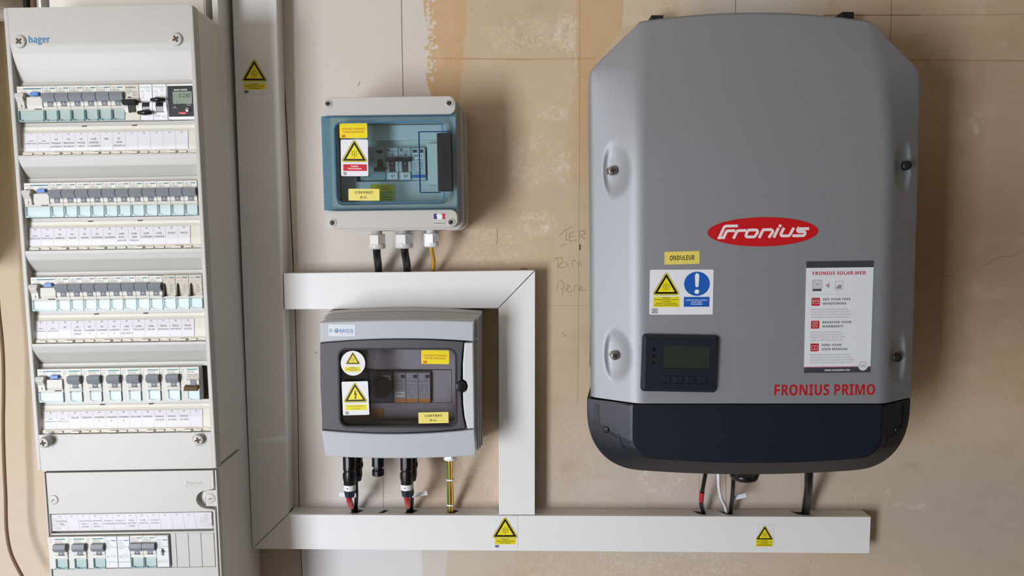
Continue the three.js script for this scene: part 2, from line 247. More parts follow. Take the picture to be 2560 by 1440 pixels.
const slotU = (px, w) => { const x = at(px, 681, 0.0185).x; return [[x - w / 2, 0.0232], [x + w / 2, 0.0232], [x + w / 2, 0.008], [x - w / 2, 0.008]]; };
trunk('short horizontal white trunking between the two small enclosures, mitred on the right', [[-0.3325, -0.1246], [-0.0204, -0.1229], [0.0334, -0.0670], [-0.3327, -0.0712]],
  [slotU(946, 0.013), slotU(1018, 0.0135), slotU(1084, 0.009)], [[-0.3327, -0.0712], [0.0334, -0.0670]]);
trunk('short vertical white trunking standing on the bottom run, right of the small enclosures', [[-0.0200, -0.1229], [-0.0197, -0.4341], [0.0346, -0.4341], [0.0339, -0.0672]]);

function sunSign(c, w, h, rows) {                           // clear film with a triangle and three lines of print below
  warning(c, w / 2, h * 0.10, w * 0.84); const y = h * 0.695; fill(c, '#e8d81e', w * 0.09, y, w * 0.84, h * 0.185);
  lines(c, rows, w / 2, y + h * 0.055, h * 0.052, h * 0.05, { bold: 1, color: '#2c2408' });
}
const cautionRows = [['ATTENTION :', 10], ['Câbles courant continu', 22], ['sous tension', 13]];
{
  const film = (c, w, h, bg) => { fill(c, bg, 0, 0, w, h); sunSign(c, w, h, cautionRows.map(([s, k]) => [s, k / 30 * w])); makerMark(c, w * 0.09, h * 0.905, w * 0.16, h * 0.07, '#22262a', '#8a8d90'); };
  let s = spot(603, 145, 669, 235, TF + 0.0001, trunkV); sticker('warning_sticker', trunkV, s.w, s.h, (c, w, h) => film(c, w, h, '#e8e7e6'), { p: s.p, turn: -0.6, label: 'yellow warning triangle with sun and lightning bolt, French text below' });
  s = spot(1232, 1290, 1294, 1370, TF + 0.0001, trunkB); sticker('warning_sticker', trunkB, s.w, s.h, (c, w, h) => film(c, w, h, '#edecec'), { p: s.p, label: 'yellow warning triangle with French caution text, near the middle' });
  s = spot(1890, 1311, 1933, 1366, TF + 0.0001, trunkB); sticker('warning_sticker', trunkB, s.w, s.h, (c, w, h) => {
    fill(c, '#e9e9ea', 0, 0, w, h); warning(c, w / 2, h * 0.12, w * 0.82); fill(c, '#e8d81e', w * 0.03, h * 0.7, w * 0.94, h * 0.3);
    lines(c, [['Attention', w * .36], ['Présence de deux sources', w * .86], ['de tension', w * .4], ['-Réseau de distribution', w * .78], ['-Panneaux photovoltaïques', w * .88]], w / 2, h * 0.758, h * 0.053, h * 0.052, { bold: 1, color: '#2c2408' });
  }, { p: s.p, label: 'small yellow warning triangle with five lines of French text' });
}

// wide duct behind the breaker boards, with its plain cover above the tall board
{
  const t = thing('wiring_duct', 'wide white wiring duct behind the tall breaker board, partly open at the top', 'duct', [0, EYE, 0]);
  const g = (x0, x1, z0, z1, y0 = -0.62, y1 = 0.43) => poly([[x0 + 0.0075, y0], [x1 + 0.0075, y0], [x1 - 0.006, y1], [x0 - 0.006, y1]], z0, z1, 0);
  mesh('channel', [g(-0.640, -0.3965, 0.0002, 0.003), g(-0.3995, -0.3965, 0.003, 0.069), g(-0.640, -0.637, 0.003, 0.069), g(-0.4040, -0.3995, 0.062, 0.069)], M.duct, t);
  const x0 = at(118, 5, 0.074).x, x1 = at(507, 5, 0.074).x;
  mesh('cover', [rb(x0, x1, 0.26, 0.43, 0.0645, 0.0700, 0.001), b6(x1 - 0.0015, x1 + 0.0015, 0.26, 0.43, 0.046, 0.0688)], M.cream, t);
  const cx = at(102, 5, 0.06).x; mesh('divider', b6(cx - 0.002, cx + 0.002, 0.26, 0.43, 0.003, 0.066), std('#a79c8c', 0.7), t);
}
{
  const x = (px, z) => at(px, 5, z).x;
  solo('cable', tube([V(x(88, .05), EYE + 0.25, 0.05), V(x(87, .05), EYE + 0.32, 0.05), V(x(90, .05), EYE + 0.43, 0.045)], 0.0055), M.recess, 'brown cable inside the open duct above the tall board, left of its cover', 'cable');
  solo('cable', tube([V(x(66, .05), EYE + 0.25, 0.05), V(x(70, .05), EYE + 0.32, 0.052), V(x(76, .05), EYE + 0.43, 0.055)], 0.0045), M.black, 'black cable inside the open duct, beside the brown cable', 'cable');
  solo('cable', tube([V(x(522, .03), EYE + 0.25, 0.03), V(x(523, .03), EYE + 0.43, 0.03)], 0.0045), M.black, 'black cable in the dark gap right of the duct cover', 'cable');
  const b = thing('wall_box', 'rounded white plastic box at the top left corner, plus an added unseen shading block', 'box', [at(20, 5, .05).x - 0.075, EYE + 0.36, 0]);
  mesh('body', [rb(-0.1, 0.0775, -0.07, 0.1, 0.0005, 0.088, 0.014, 4), rb(-0.17, 0.0022, -0.425, 0.1, 0.0005, 0.118, 0.008, 3)], std('#cfccc2', 0.45), b); mesh('lid', rb(-0.096, 0.0735, -0.066, 0.096, 0.086, 0.094, 0.0038, 3), M.cream, b);  // second block, out of view, is added to cast shade on the left wall
}
// brown cord hanging on the left
{
  const z = 0.035, p = [[-8, 640], [-4, 760], [4, 840], [8, 900], [9, 980], [8, 1060], [10, 1150], [14, 1240], [17, 1330], [28, 1385], [60, 1450]].map(([a, b]) => at(a, b, z));
  solo('cord', tube(p, 0.0024, 80, 8), M.cord, 'thin brown cord hanging down the bare wall left of the breaker boards', 'cord');
}

// ------------------------------------------------------------ tall breaker board
// board frame: x right, y up, z out of the front; millimetres in the tables below
const BO = V(-0.5098, EYE - 0.0258, 0.16), BTURN = 0.933 * Math.PI / 180;
const onBoard = (x, y, z) => V(x, y, z).applyAxisAngle(V(0, 0, 1), BTURN).add(BO);
function boardThing(name, label, category, x, y, z, group) { const o = thing(name, label, category, onBoard(x, y, z).toArray(), group); o.rotation.z = BTURN; return o; }
const ROWS = [0.1998, 0.0793, -0.0408, -0.1606], LEFT = -0.1098, PITCHX = 0.01706;
const board = boardThing('breaker_board', 'tall white four-row breaker board with a blue maker name, upper left', 'breaker board', 0, 0, 0);
{
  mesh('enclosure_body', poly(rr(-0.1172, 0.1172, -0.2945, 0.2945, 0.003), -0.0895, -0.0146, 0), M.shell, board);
  const list = [], rim = (s) => { const g = poly(rr(-0.0030, 0.0030, -0.2956, 0.2956, 0.0025), -0.0146, 0, 0.0014); return g.translate(s * 0.1149, 0, 0); };
  list.push(rim(-1), rim(1));
  const curve = (yA, yB, n = 14, p = 1.7) => { const o = []; for (let i = 0; i <= n; i++) { const t = i / n; o.push([-0.0122 * Math.pow(t, p) - 0.0002, lerp(yA, yB, t)]); } return o; };
  const section = (yTop, yFlat, yWin) => list.push(toCreasedNormals(prism([[-0.0146, yTop], [-0.0002, yTop], [-0.0002, yFlat], ...curve(yFlat, yWin + 0.0062), [-0.0110, yWin + 0.006], [-0.0110, yWin], [-0.0146, yWin]], -0.1125, 0.1125), 0.3));
  section(0.2952, 0.255, ROWS[0]);
  for (let r = 1; r < 4; r++) section(ROWS[r - 1] - 0.0862, ROWS[r - 1] - 0.0885, ROWS[r]);
  list.push(prism([[-0.0146, ROWS[3] - 0.0862], [-0.0002, ROWS[3] - 0.0862], [-0.0002, -0.2952], [-0.0146, -0.2952]], -0.1125, 0.1125));
  for (const y of ROWS) list.push(prism([[-0.0146, y - 0.0446], [-0.0105, y - 0.0446], [-0.0105, y - 0.0496], [-0.0146, y - 0.0496]], -0.1125, 0.1125));
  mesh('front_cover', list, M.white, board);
  ROWS.forEach((y) => {
    const holder = mesh('label_holder', [prism([[-0.0146, y - 0.0496], [-0.0096, y - 0.0496], [-0.0098, y - 0.0535], [-0.0088, y - 0.057], [-0.0070, y - 0.081], [-0.0058, y - 0.0814], [-0.0048, y - 0.0858], [-0.0146, y - 0.0858]], -0.1118, 0.1118)], M.cream, board);
    const pane = [[-0.0074, y - 0.0545], [-0.0040, y - 0.060], [-0.0024, y - 0.070], [-0.0022, y - 0.078], [-0.0034, y - 0.0812]];
    const g = new THREE.BufferGeometry(), pos = [], nor = [], uv = [], idx = [];
    pane.forEach(([z, yy], i) => { const a = pane[Math.max(0, i - 1)], b = pane[Math.min(pane.length - 1, i + 1)], t = [b[0] - a[0], b[1] - a[1]], l = Math.hypot(...t); for (const x of [-0.1115, 0.1115]) { pos.push(x, yy, z); nor.push(0, t[0] / l, -t[1] / l); uv.push(x, yy); } if (i) { const k = i * 2; idx.push(k - 2, k, k - 1, k - 1, k, k + 1); } });
    g.setAttribute('position', new THREE.Float32BufferAttribute(pos, 3)); g.setAttribute('normal', new THREE.Float32BufferAttribute(nor, 3)); g.setAttribute('uv', new THREE.Float32BufferAttribute(uv, 2)); g.setIndex(idx);
    mesh('clear_cover', g, M.strip, holder);
    const bits = []; for (let i = 0; i < 14; i++) { const x = -0.106 + i * 0.0163 + (i % 3) * 0.0012, w = [0.0095, 0.0055, 0.0105][i % 3]; bits.push(rb(x, x + w, y - 0.0852, y - 0.0828, -0.0062, i % 3 === 2 ? -0.0016 : -0.0034, 0.0004, 1)); }
    mesh('hinge_tabs', bits, M.cream, holder);
    const thumb = []; for (const x of [-0.032, 0.032]) thumb.push(b6(x - 0.003, x + 0.003, y - 0.0503, y - 0.0490, -0.0104, -0.0093)); mesh('catch', thumb, M.recess, holder);
  });
  mesh('empty_slot_shade', b6(0.0990, 0.1122, ROWS[3] - 0.0445, ROWS[3] - 0.0005, -0.0146, -0.0142), M.darkBrown, board, 'dark plate for the shade in the unfilled place beside the last breaker');  // dark plate drawn for the shaded open interior
  mesh('row_opening_shade', ROWS.map((y) => b6(-0.1118, 0.0990, y - 0.0446, y, -0.0146, -0.0144)), M.darkBrown, board);  // dark sheets put the shade behind and between the modules into colour
  const cross = (r) => [bx(r * 1.05, r * 0.32, 0.0004), bx(r * 0.32, r * 0.36, 0.0004, 0, r * 0.345), bx(r * 0.32, r * 0.36, 0.0004, 0, -r * 0.345)];
  for (const [x, y, h, turn] of [[-0.0999, 0.2541, 0.0026, 40], [0.0955, 0.2538, 0.0026, 30]]) {
    const s = mesh('screw', lathe([[0, h], [0.0062, h], [0.0077, h - 0.0008], [0.008, h - 0.002], [0.008, 0]], 28).rotateX(Math.PI / 2), M.white, board); s.position.set(x, y, -0.0003);
    const k = mesh('cross_recess', cross(0.0078), M.recess, s); k.position.z = h; k.rotation.z = turn * Math.PI / 180;
  }
  for (const [x, y, h, turn] of [[-0.1002, -0.2548, 0.0115, 8], [0.0975, -0.2558, 0.006, 12]]) {
    const s = mesh('screw', lathe([[0, h], [0.0055, h], [0.0068, h - 0.001], [0.0068, h - 0.004], [0.0072, h - 0.0045], [0.0074, 0]], 28).rotateX(Math.PI / 2), M.white, board); s.position.set(x, y, -0.0003);
    const k = mesh('cross_recess', cross(0.0075), M.recess, s); k.position.z = h; k.rotation.z = turn * Math.PI / 180;
    mesh('collar', lathe([[0.0085, 0], [0.0092, 0.0009], [0.0098, 0]], 24).rotateX(Math.PI / 2), M.white, s);
  }
  const n = mesh('maker_name', letters('hager', 0.0080, font, 0.0002, 0.0262), M.logoBlue, board); n.position.set(-0.0757, 0.2553, -0.0002);
}

// ---- breakers: built once per kind, then cloned
const plateTex = (w, draw) => printed(w, 9, 14, (c) => { fill(c, '#dcd9d0', 0, 0, w, 9); for (let i = 0; i < w * 5; i++) fill(c, `rgba(110,96,76,${rnd(0.05, 0.28)})`, rnd(w), rnd(9), rnd(.1, .4), rnd(.1, .3)); draw(c); }, 0.5);
const makerBar = (c, x, y, w, bar) => { txt(c, 'hager', x, y, 2.5, { align: 'left', color: '#3c5a66', fit: w * .42 }); fill(c, '#2d6f84', x + w * .5, y - 1.45, bar ?? w * .44, 1.25); };
const smallPrint = (c, x, y, w, n = 2, step = 1.9) => { for (let i = 0; i < n; i++) { let u = x; while (u < x + w - .6) { const k = rnd(.4, 1.4); fill(c, 'rgba(70,66,62,.75)', u, y + i * step, Math.min(k, x + w - u), .75); u += k + rnd(.3, .8); } } };
seed = 3;
const plateSlim = plateTex(16.8, (c) => { makerBar(c, 1.2, 3.6, 15); smallPrint(c, 1.4, 4.8, 9); });
const plateDiff = plateTex(32.6, (c) => { txt(c, 'hager', 1, 3.9, 2.5, { align: 'left', color: '#52646a', fit: 5.4 }); fill(c, '#2d6f84', 7.6, 2.3, 23.6, 1.5); smallPrint(c, 6, 5.6, 5, 1); smallPrint(c, 19, 5.6, 6, 1); });
const plateWide = plateTex(25.2, (c) => { txt(c, 'hager', .8, 3.6, 2.3, { align: 'left', color: '#3c5a66', fit: 6.4 }); fill(c, '#b9c3c3', 8, 0.4, .25, 9); fill(c, '#2d7f86', 9, 2.2, 14.6, 1.5); smallPrint(c, 9.4, 4.8, 10, 2); smallPrint(c, 1, 5.2, 5, 2); });
const facePlate = (w, mat, name, t, x = 0, yTop = 0.0218, h = 0.009, z = 0.0001) => { const m = mesh(name, flatShape(w, h, 0.0003), mat, t); m.position.set(x, yTop - h / 2, z); return m; };
const leverGeo = (w) => toCreasedNormals(prism([[-0.003, 0.0130], [0.0045, 0.0128], [0.0062, 0.0076], [0.0030, 0.0023], [-0.003, 0.0023]], -w / 2, w / 2), 0.4);
const drumGeo = (w) => { const o = [[-0.004, 0.0024]]; for (let i = 0; i <= 8; i++) { const t = i / 8; o.push([0.0002 + 0.0014 * Math.sin(Math.PI * (0.25 + 0.6 * t)), lerp(0.0022, -0.0034, t)]); } o.push([-0.004, -0.0034]); return prism(o, -w / 2, w / 2); };
function poleParts(t, x, w, lev) {                          // lever, drum, mark, dot and clear label window of one pole
  const add = (name, g, m, par = t) => mesh(name, g.translate(x, 0, 0), m, par);
  const lv = add('lever', leverGeo(w - 0.0006), lev ?? M.lever);
  const d = add('drum', drumGeo(0.0072).translate(0.0006, 0, 0.0004), M.greyDrum);
  add('on_mark', bx(0.0006, 0.0024, 0.0003, 0.0006, 0.0000, 0.0020), M.mark, d);
  add('indicator', bx(0.0022, 0.0014, 0.0004, 0.0064, 0.0010, 0.0012), M.dark);
  window_(t, x, w);
  return lv;
}
function window_(t, x, w, y0 = -0.0217, y1 = -0.0086) {       // paper behind a clear flap
  const p = mesh('label_window', [rb(x - w / 2 + 0.0003, x + w / 2 - 0.0003, y0, y1, 0.0014, 0.0022, 0.0004, 1)], M.clear, t);
  mesh('window_edge', [b6(x - w / 2 + 0.0003, x - w / 2 + 0.0009, y0, y1, -0.001, 0.0015), b6(x + w / 2 - 0.0009, x + w / 2 - 0.0003, y0, y1, -0.001, 0.0015), b6(x - w / 2 + 0.0003, x + w / 2 - 0.0003, y0, y0 + 0.0006, -0.001, 0.0015), b6(x - w / 2 + 0.0012, x - w / 2 + 0.0042, y0 + 0.0004, y0 + 0.0016, -0.0005, 0.0017), b6(x + w / 2 - 0.0042, x + w / 2 - 0.0012, y0 + 0.0004, y0 + 0.0016, -0.0005, 0.0017)], M.clearEdge, p);
}
const slimBody = (w) => [prism([[-0.0114, 0.0219], [0, 0.0219], [0, 0.0128], [-0.0024, 0.0124], [-0.0024, -0.0034], [0.0008, -0.0037], [0.0012, -0.0068], [-0.0008, -0.0083], [-0.0008, -0.0219], [-0.0114, -0.0219]], -w / 2, w / 2), drumGeo(w - 0.0002)];
function slimBreaker(w = 0.01688) {
  const t = thing('circuit_breaker', 'x', 'breaker'); mesh('housing', slimBody(w - 0.0003), M.module, t); facePlate(w - 0.0003, plateSlim, 'print_plate', t); poleParts(t, 0, w); return t;
}
function wideBreaker() {
  const t = thing('wide_circuit_breaker', 'x', 'breaker'), w = 0.0253, px = 0.0042;
  mesh('housing', [b6(-w / 2, -w / 2 + 0.0082, -0.0219, 0.0219, -0.0114, -0.0004), prism([[-0.0114, 0.0219], [0, 0.0219], [0, 0.0128], [-0.0024, 0.0124], [-0.0024, -0.0034], [0.0008, -0.0037], [0.0012, -0.0068], [-0.0008, -0.0083], [-0.0008, -0.0219], [-0.0114, -0.0219]], -w / 2 + 0.0082, w / 2), drumGeo(0.0168).translate(px, 0, 0)], M.wideModule, t);
  facePlate(w - 0.0003, plateWide, 'print_plate', t); poleParts(t, px, 0.0168); return t;
}
function diffSwitch() {
  const t = thing('residual_current_switch', 'x', 'switch'), w = 0.0324;
  mesh('housing', [prism([[-0.0114, 0.0219], [0, 0.0219], [0, 0.0118], [-0.0024, 0.0114], [-0.0024, -0.0034], [0.0008, -0.0060], [0.0012, -0.0078], [-0.0008, -0.0083], [-0.0008, -0.0219], [-0.0114, -0.0219]], -w / 2, w / 2), toCreasedNormals(prism([[-0.004, 0.0088], [0.002, 0.0082], [0.0026, -0.002], [0.001, -0.006], [-0.004, -0.006]], -0.0036, w / 2 - 0.0003), .4)], M.module, t);
  facePlate(w - 0.0003, plateDiff, 'print_plate', t, 0, 0.0218, 0.0088);
  const lv = mesh('lever', [toCreasedNormals(prism([[-0.003, 0.0128], [0.0055, 0.0126], [0.007, 0.0075], [0.0034, 0.0015], [0.0026, -0.0055], [-0.003, -0.0055]], -0.0150, -0.0062), .4), prism([[-0.003, 0.0128], [0.0056, 0.0127], [0.0070, 0.0080], [-0.003, 0.0080]], -0.0160, -0.0052)], M.rcdLever, t);
  mesh('on_mark', bx(0.0005, 0.0034, 0.0004, -0.0098, -0.0026, 0.0031), M.dark, lv);
  mesh('test_button', rb(0.0020, 0.0123, 0.0098, 0.0142, -0.002, 0.0042, 0.0006), M.blue, t, 'small blue test button');
  mesh('indicator', b6(-0.0142, -0.0048, 0.0128, 0.0140, 0, 0.0004), M.recess, t); mesh('print_frame', b6(0.0050, 0.0138, -0.0072, -0.0061, 0.0008, 0.0014), M.recess, t);
  window_(t, 0, w); return t;
}
const orders = ['first', 'second', 'third', 'fourth', 'fifth', 'sixth', 'seventh', 'eighth', 'ninth', 'tenth', 'eleventh'];
const rowName = ['top row', 'second row', 'third row', 'fourth row'];
const CZ = -0.0030, rowMid = (r) => ROWS[r] - 0.0220;
const kinds = { slim: slimBreaker(), wide: wideBreaker(), diff: diffSwitch() }, free = { slim: 1, wide: 1, diff: 1 };
function put(kind, x, y, z, label, group) {
  let o = kinds[kind];
  if (free[kind]) free[kind] = 0; else { o = o.clone(); o.name = numbered({ slim: 'circuit_breaker', wide: 'wide_circuit_breaker', diff: 'residual_current_switch' }[kind]); scene.add(o); o.userData = { ...o.userData }; }
  o.position.copy(onBoard(x, y, z)); o.rotation.z = BTURN; o.userData.label = label; o.userData.group = group; return o;
}
const X1 = LEFT + 0.0325;                                    // right edge of the differential switches
for (let r = 0; r < 4; r++) put('diff', LEFT + 0.01625, rowMid(r), CZ, `wide switch with blue test button at the left end of the ${rowName[r]}, tall board`, 'differential switches');
[6, 11, 8].forEach((n, r) => { for (let i = 0; i < n; i++) put('slim', X1 + PITCHX * (i + 0.5), rowMid(r) + (r === 2 && i === 7 ? -0.0004 : 0), CZ, `slim grey-lever breaker, ${orders[i]} right of the blue-button switch, ${rowName[r]} of tall board`, 'slim breakers of the tall board'); });
for (let i = 0; i < 6; i++) put('wide', -0.0783 + 0.02555 * (i + 0.5), rowMid(3), CZ, `wide grey-lever breaker, ${orders[i]} right of the blue-button switch, fourth row of tall board`, 'wide breakers of the fourth row');

// ---- the odd modules
const face = (w, h, ppm, bg, draw, rough) => printed(w, h, ppm, (c) => { fill(c, bg, 0, 0, w, h); draw(c); }, rough);
function plainModule(name, label, category, x0, x1, yMid, z, mat, group) { const o = boardThing(name, label, category, (x0 + x1) / 2, yMid, z, group), w = x1 - x0 - 0.0003; return [o, w]; }
{ // old breaker with a black lever
  const [o, w] = plainModule('old_circuit_breaker', 'aged cream breaker with black lever between grey breakers and white breakers, top row', 'breaker', 0.0246, 0.0438, rowMid(0), CZ);
  mesh('housing', [prism([[-0.0114, 0.0219], [0.0004, 0.0219], [0.0004, 0.002], [-0.002, 0], [-0.002, -0.0125], [0.0006, -0.0128], [0.0012, -0.0219], [-0.0114, -0.0219]], -w / 2, w / 2), prism([[-0.004, 0.001], [0.0016, -0.001], [0.002, -0.0065], [0.0008, -0.0126], [-0.004, -0.0126]], -w / 2, -0.0044), prism([[-0.004, 0.001], [0.0016, -0.001], [0.002, -0.0065], [0.0008, -0.0126], [-0.004, -0.0126]], 0.0050, w / 2)], M.cream, o);
  facePlate(w - 0.0004, face(18.5, 19.5, 14, '#d3cec0', (c) => { txt(c, 'nolto', 8.6, 4.2, 3.4, { bold: 1, fit: 13 }); txt(c, 'Prima', 7, 6.8, 2, { fit: 7 }); fill(c, '#222', 3, 8, 13.5, .4); txt(c, 'C10', 5.6, 11, 2.6, { fit: 4.6 }); fill(c, '#222', 4.4, 14.6, 4, 1.5); smallPrint(c, 11, 9.6, 6, 3, 1.5); smallPrint(c, 3.4, 17.6, 5, 1); smallPrint(c, 12, 17.4, 4, 1); }), 'print_plate', o, 0, 0.0217, 0.0195, 0.0005);
  mesh('lever', [toCreasedNormals(prism([[-0.002, 0.0022], [0.0088, 0.0026], [0.0098, -0.0006], [0.0072, -0.0036], [-0.002, -0.0042]], -0.0088, 0.0072), .5), prism([[-0.002, -0.003], [0.003, -0.003], [0.0022, -0.0115], [-0.002, -0.0115]], -0.0044, 0.0048)], M.blackMatt, o, 'black lever');
}
for (const [x0, x1, on, lab] of [[0.0441, 0.0604, 0, 'white breaker with its black lever down, top row of tall board'], [0.0608, 0.0782, 1, 'white breaker with its black lever up, left of the grey meter, top row']]) {
  const [o, w] = plainModule('white_circuit_breaker', lab, 'breaker', x0, x1, rowMid(0), CZ);
  mesh('housing', [prism([[-0.0114, 0.0219], [0.0004, 0.0219], [0.0004, 0.002], [-0.003, 0], [-0.003, -0.0125], [0.0006, -0.0128], [0.0006, -0.0219], [-0.0114, -0.0219]], -w / 2, w / 2), ...[-1, 1].map((s) => toCreasedNormals(prism([[-0.004, 0.001], [0.0022, -0.001], [0.003, -0.0065], [0.0016, -0.0126], [-0.004, -0.0126]], s < 0 ? -w / 2 : 0.0048, s < 0 ? -0.0048 : w / 2), .5))], M.whiteModule, o);
  facePlate(w - 0.0004, face(16.5, 19.5, 14, '#ebebed', (c) => { txt(c, 'Schneider', 8, 4.2, 3.3, { color: '#2a8a3c', fit: 14 }); txt(c, 'Electric', 11.6, 6, 1.6, { color: '#4a9a5c', fit: 7 }); smallPrint(c, 2, 7.6, 4, 1); smallPrint(c, 9.6, 7.6, 5, 1); c.strokeStyle = '#777'; c.lineWidth = .25; c.strokeRect(3.2, 10, 2.6, 3); smallPrint(c, 3, 14.4, 2.6, 2); }), 'print_plate', o, 0, 0.0217, 0.0195, 0.0005);
  if (on) facePlate(w - 0.001, face(15.5, 6, 14, '#ebebed', (c) => { txt(c, 'C20', 4.2, 4, 3.4, { fit: 5.4 }); smallPrint(c, 10, 2.4, 4.4, 2); }), 'rating_plate', o, 0, -0.0145, 0.006, 0.0007);
  mesh('drum', prism([[-0.004, 0.0008], [0.0018, -0.001], [0.0026, -0.006], [0.0012, -0.0122], [-0.004, -0.0122]], -0.0044, 0.0044), M.black, o);
  const y = on ? 0.0018 : -0.0138; mesh('lever', lathe([[0, -0.0084], [0.0026, -0.0084], [0.0040, -0.002], [0.0042, 0], [0.0040, 0.002], [0.0026, 0.0084], [0, 0.0084]], 8).rotateZ(Math.PI / 2).scale(1, 0.82, 1).translate(0, y, 0.0062), M.black, o, 'ribbed black lever');
}
{ // energy meter
  const o = boardThing('energy_meter', 'dark grey energy meter with green display at the right end of the top row', 'meter', 0.0961, rowMid(0), CZ), w = 0.0336;
  mesh('housing', rb(-w / 2, w / 2, -0.0219, 0.0219, -0.0114, 0.0016, 0.0012), M.whiteModule, o);
  facePlate(0.0318, face(31.8, 38, 12, '#2c2f33', (c) => {
    txt(c, 'SMART METER', 16.5, 6, 2.9, { bold: 1, color: '#e6e6e6', fit: 17 });
    txt(c, 'A', 23.6, 24.4, 2.2, { color: '#ddd' }); c.strokeStyle = '#ddd'; c.lineWidth = .3; c.strokeRect(25.4, 22.4, 2.6, 2); pth(c, [[6, 27.4], [7, 27.4], [7.6, 25.6], [8.6, 25.6], [9.2, 27.4], [10.2, 27.4]], '#ddd', .4);
    c.fillStyle = '#c8202a'; c.beginPath(); c.ellipse(17.4, 33.6, 5.4, 1.6, 0, 0, 7); c.fill(); txt(c, 'Fronius', 17.4, 34.4, 2, { bold: 1, color: '#f0d8d8', fit: 8, slant: .2 }); smallPrint(c, 3, 36, 3, 1);
  }, 0.25), 'front_plate', o, 0, 0.0192, 0.038, 0.0017);
  const d = mesh('display', flatShape(0.024, 0.0152, 0.0003), face(24, 15.2, 14, '#8d9a8a', (c) => { txt(c, '0.280', 14.5, 7.4, 6.6, { fit: 15, slant: .12, color: '#26302a' }); smallPrint(c, 4, 12, 4, 1); }, 0.15), o, 'grey green liquid crystal display'); d.position.set(0.0026, 0.0046, 0.0021);
  const b = mesh('button', lathe([[0, 0.0022], [0.0022, 0.0022], [0.0034, 0.0012], [0.0036, 0]], 20).rotateX(Math.PI / 2), M.steel, o); b.position.set(0.0086, -0.0106, 0.002);
}
for (let i = 0; i < 3; i++) { // impulse relays with a small black lever
  const x0 = X1 + PITCHX * (8 + i), [o, w] = plainModule('impulse_relay', `dusty relay with thin black lever, ${['left', 'middle', 'right'][i]} of the three ending the third row, tall board`, 'relay', x0, x0 + PITCHX, rowMid(2), CZ, 'impulse relays of the third row');
  mesh('housing', [prism([[-0.0114, 0.0219], [0.0002, 0.0219], [0.0002, -0.0066], [-0.0008, -0.0083], [-0.0008, -0.0219], [-0.0114, -0.0219]], -w / 2, w / 2)], M.module, o);
  seed = 40 + i; facePlate(w - 0.0004, face(16.6, 27, 12, '#cfc8ba', (c) => { makerBar(c, 1.2, 3.8, 15); for (let k = 0; k < 260; k++) fill(c, `rgba(90,72,54,${rnd(0.1, 0.6)})`, rnd(16), rnd(5, 27), rnd(.15, .7), rnd(.15, .6)); smallPrint(c, 9.5, 12, 4, 5, 2.2); }, 0.7), 'print_plate', o, 0, 0.0217, 0.027, 0.0003);
  mesh('lever', [prism([[0, 0.0125], [0.0026, 0.0078], [0.0042, -0.004], [0, -0.005]], -0.0064, -0.0046), b6(-0.0076, -0.0036, -0.0052, -0.0042, 0, 0.0066)], M.blackMatt, o, 'thin black lever'); window_(o, 0, w);
}
{ // last wide breaker, switched off, with the empty place beside it
  const [o, w] = plainModule('tripped_circuit_breaker', 'dusty breaker with its brown lever down at the right end of the fourth row', 'breaker', 0.0751, 0.1004, rowMid(3), CZ);
  mesh('housing', [b6(-w / 2, w / 2, -0.0219, 0.0219, -0.0114, -0.0004), prism([[-0.004, 0.006], [0.0016, 0.005], [0.001, -0.004], [-0.004, -0.004]], -0.004, w / 2 - 0.0004)], M.wideModule, o);
  facePlate(w - 0.0003, plateWide, 'print_plate', o); seed = 77;
  facePlate(0.0163, face(16.3, 7, 12, '#cfcac0', (c) => { for (let k = 0; k < 160; k++) fill(c, `rgba(70,60,50,${rnd(0.2, 0.8)})`, rnd(16), rnd(6.4), rnd(.15, .8), rnd(.15, .6)); }, 0.6), 'dusty_plate', o, 0.0042, 0.0125, 0.007, 0.0001);
  mesh('drum', b6(0.0012, 0.0084, -0.0020, 0.0050, 0, 0.0022), M.greyDrum, o);
  mesh('lever', toCreasedNormals(prism([[-0.001, -0.0008], [0.0060, -0.0030], [0.0080, -0.0076], [0.0056, -0.0086], [-0.001, -0.0050]], -0.0056, 0.0118), .4), M.brownPlastic, o, 'dusty brown lever, down'); window_(o, 0.0042, 0.0168);
}

// ---- paper strips
const cellText = [
  ['Inter|Différentiel', 'Inter|Différentiel', 'PC|Plaque|cuisson', 'PC|Machine|à laver', 'PC|Prise|20 A', 'LUM.|GARAGE|+ CHAMB3', 'VMC', 'PC|LAVE|VAISSELLE', '', '', '', '', ''],
  ['Inter|Différentiel', 'Inter|Différentiel', 'PC|BUREAU', 'PC|SALON', 'PC|SALON', 'PC|CUISINE', 'PC|CUISINE', 'LUM.|EXT.|JARDIN', 'LUM.|SDB|BUREAU', 'LUM.|CUISINE', 'LUM.|CUISINE', 'VOLET', 'VOLET'],
  ['Inter|Différentiel', 'Inter|Différentiel', 'PC', 'PC|SECHE|LINGE', 'PC|CHAMBRE|1', 'PC|CHAMBRE|2', 'PC|CHAMBRE|1', 'LUM|CH2 +|CELLIER-V', 'LUM.|COULOIR', 'LUM.|SALON', 'TELE-|RUPTEUR', 'TELE-|RUPTEUR', 'TELE-|RUPTE'],
  ['Inter|Différentiel', 'Inter|Différentiel', 'SALON', 'SEJOUR', 'CHAMBRE|1', 'CHAMBRE|2', 'CHAMBRE|3', 'CELLIER', 'BUREAU', 'DEGAG.|ENTREE', 'DEGAG.|ENTREE', 'DEGAG.|ENTREE', ''],
];
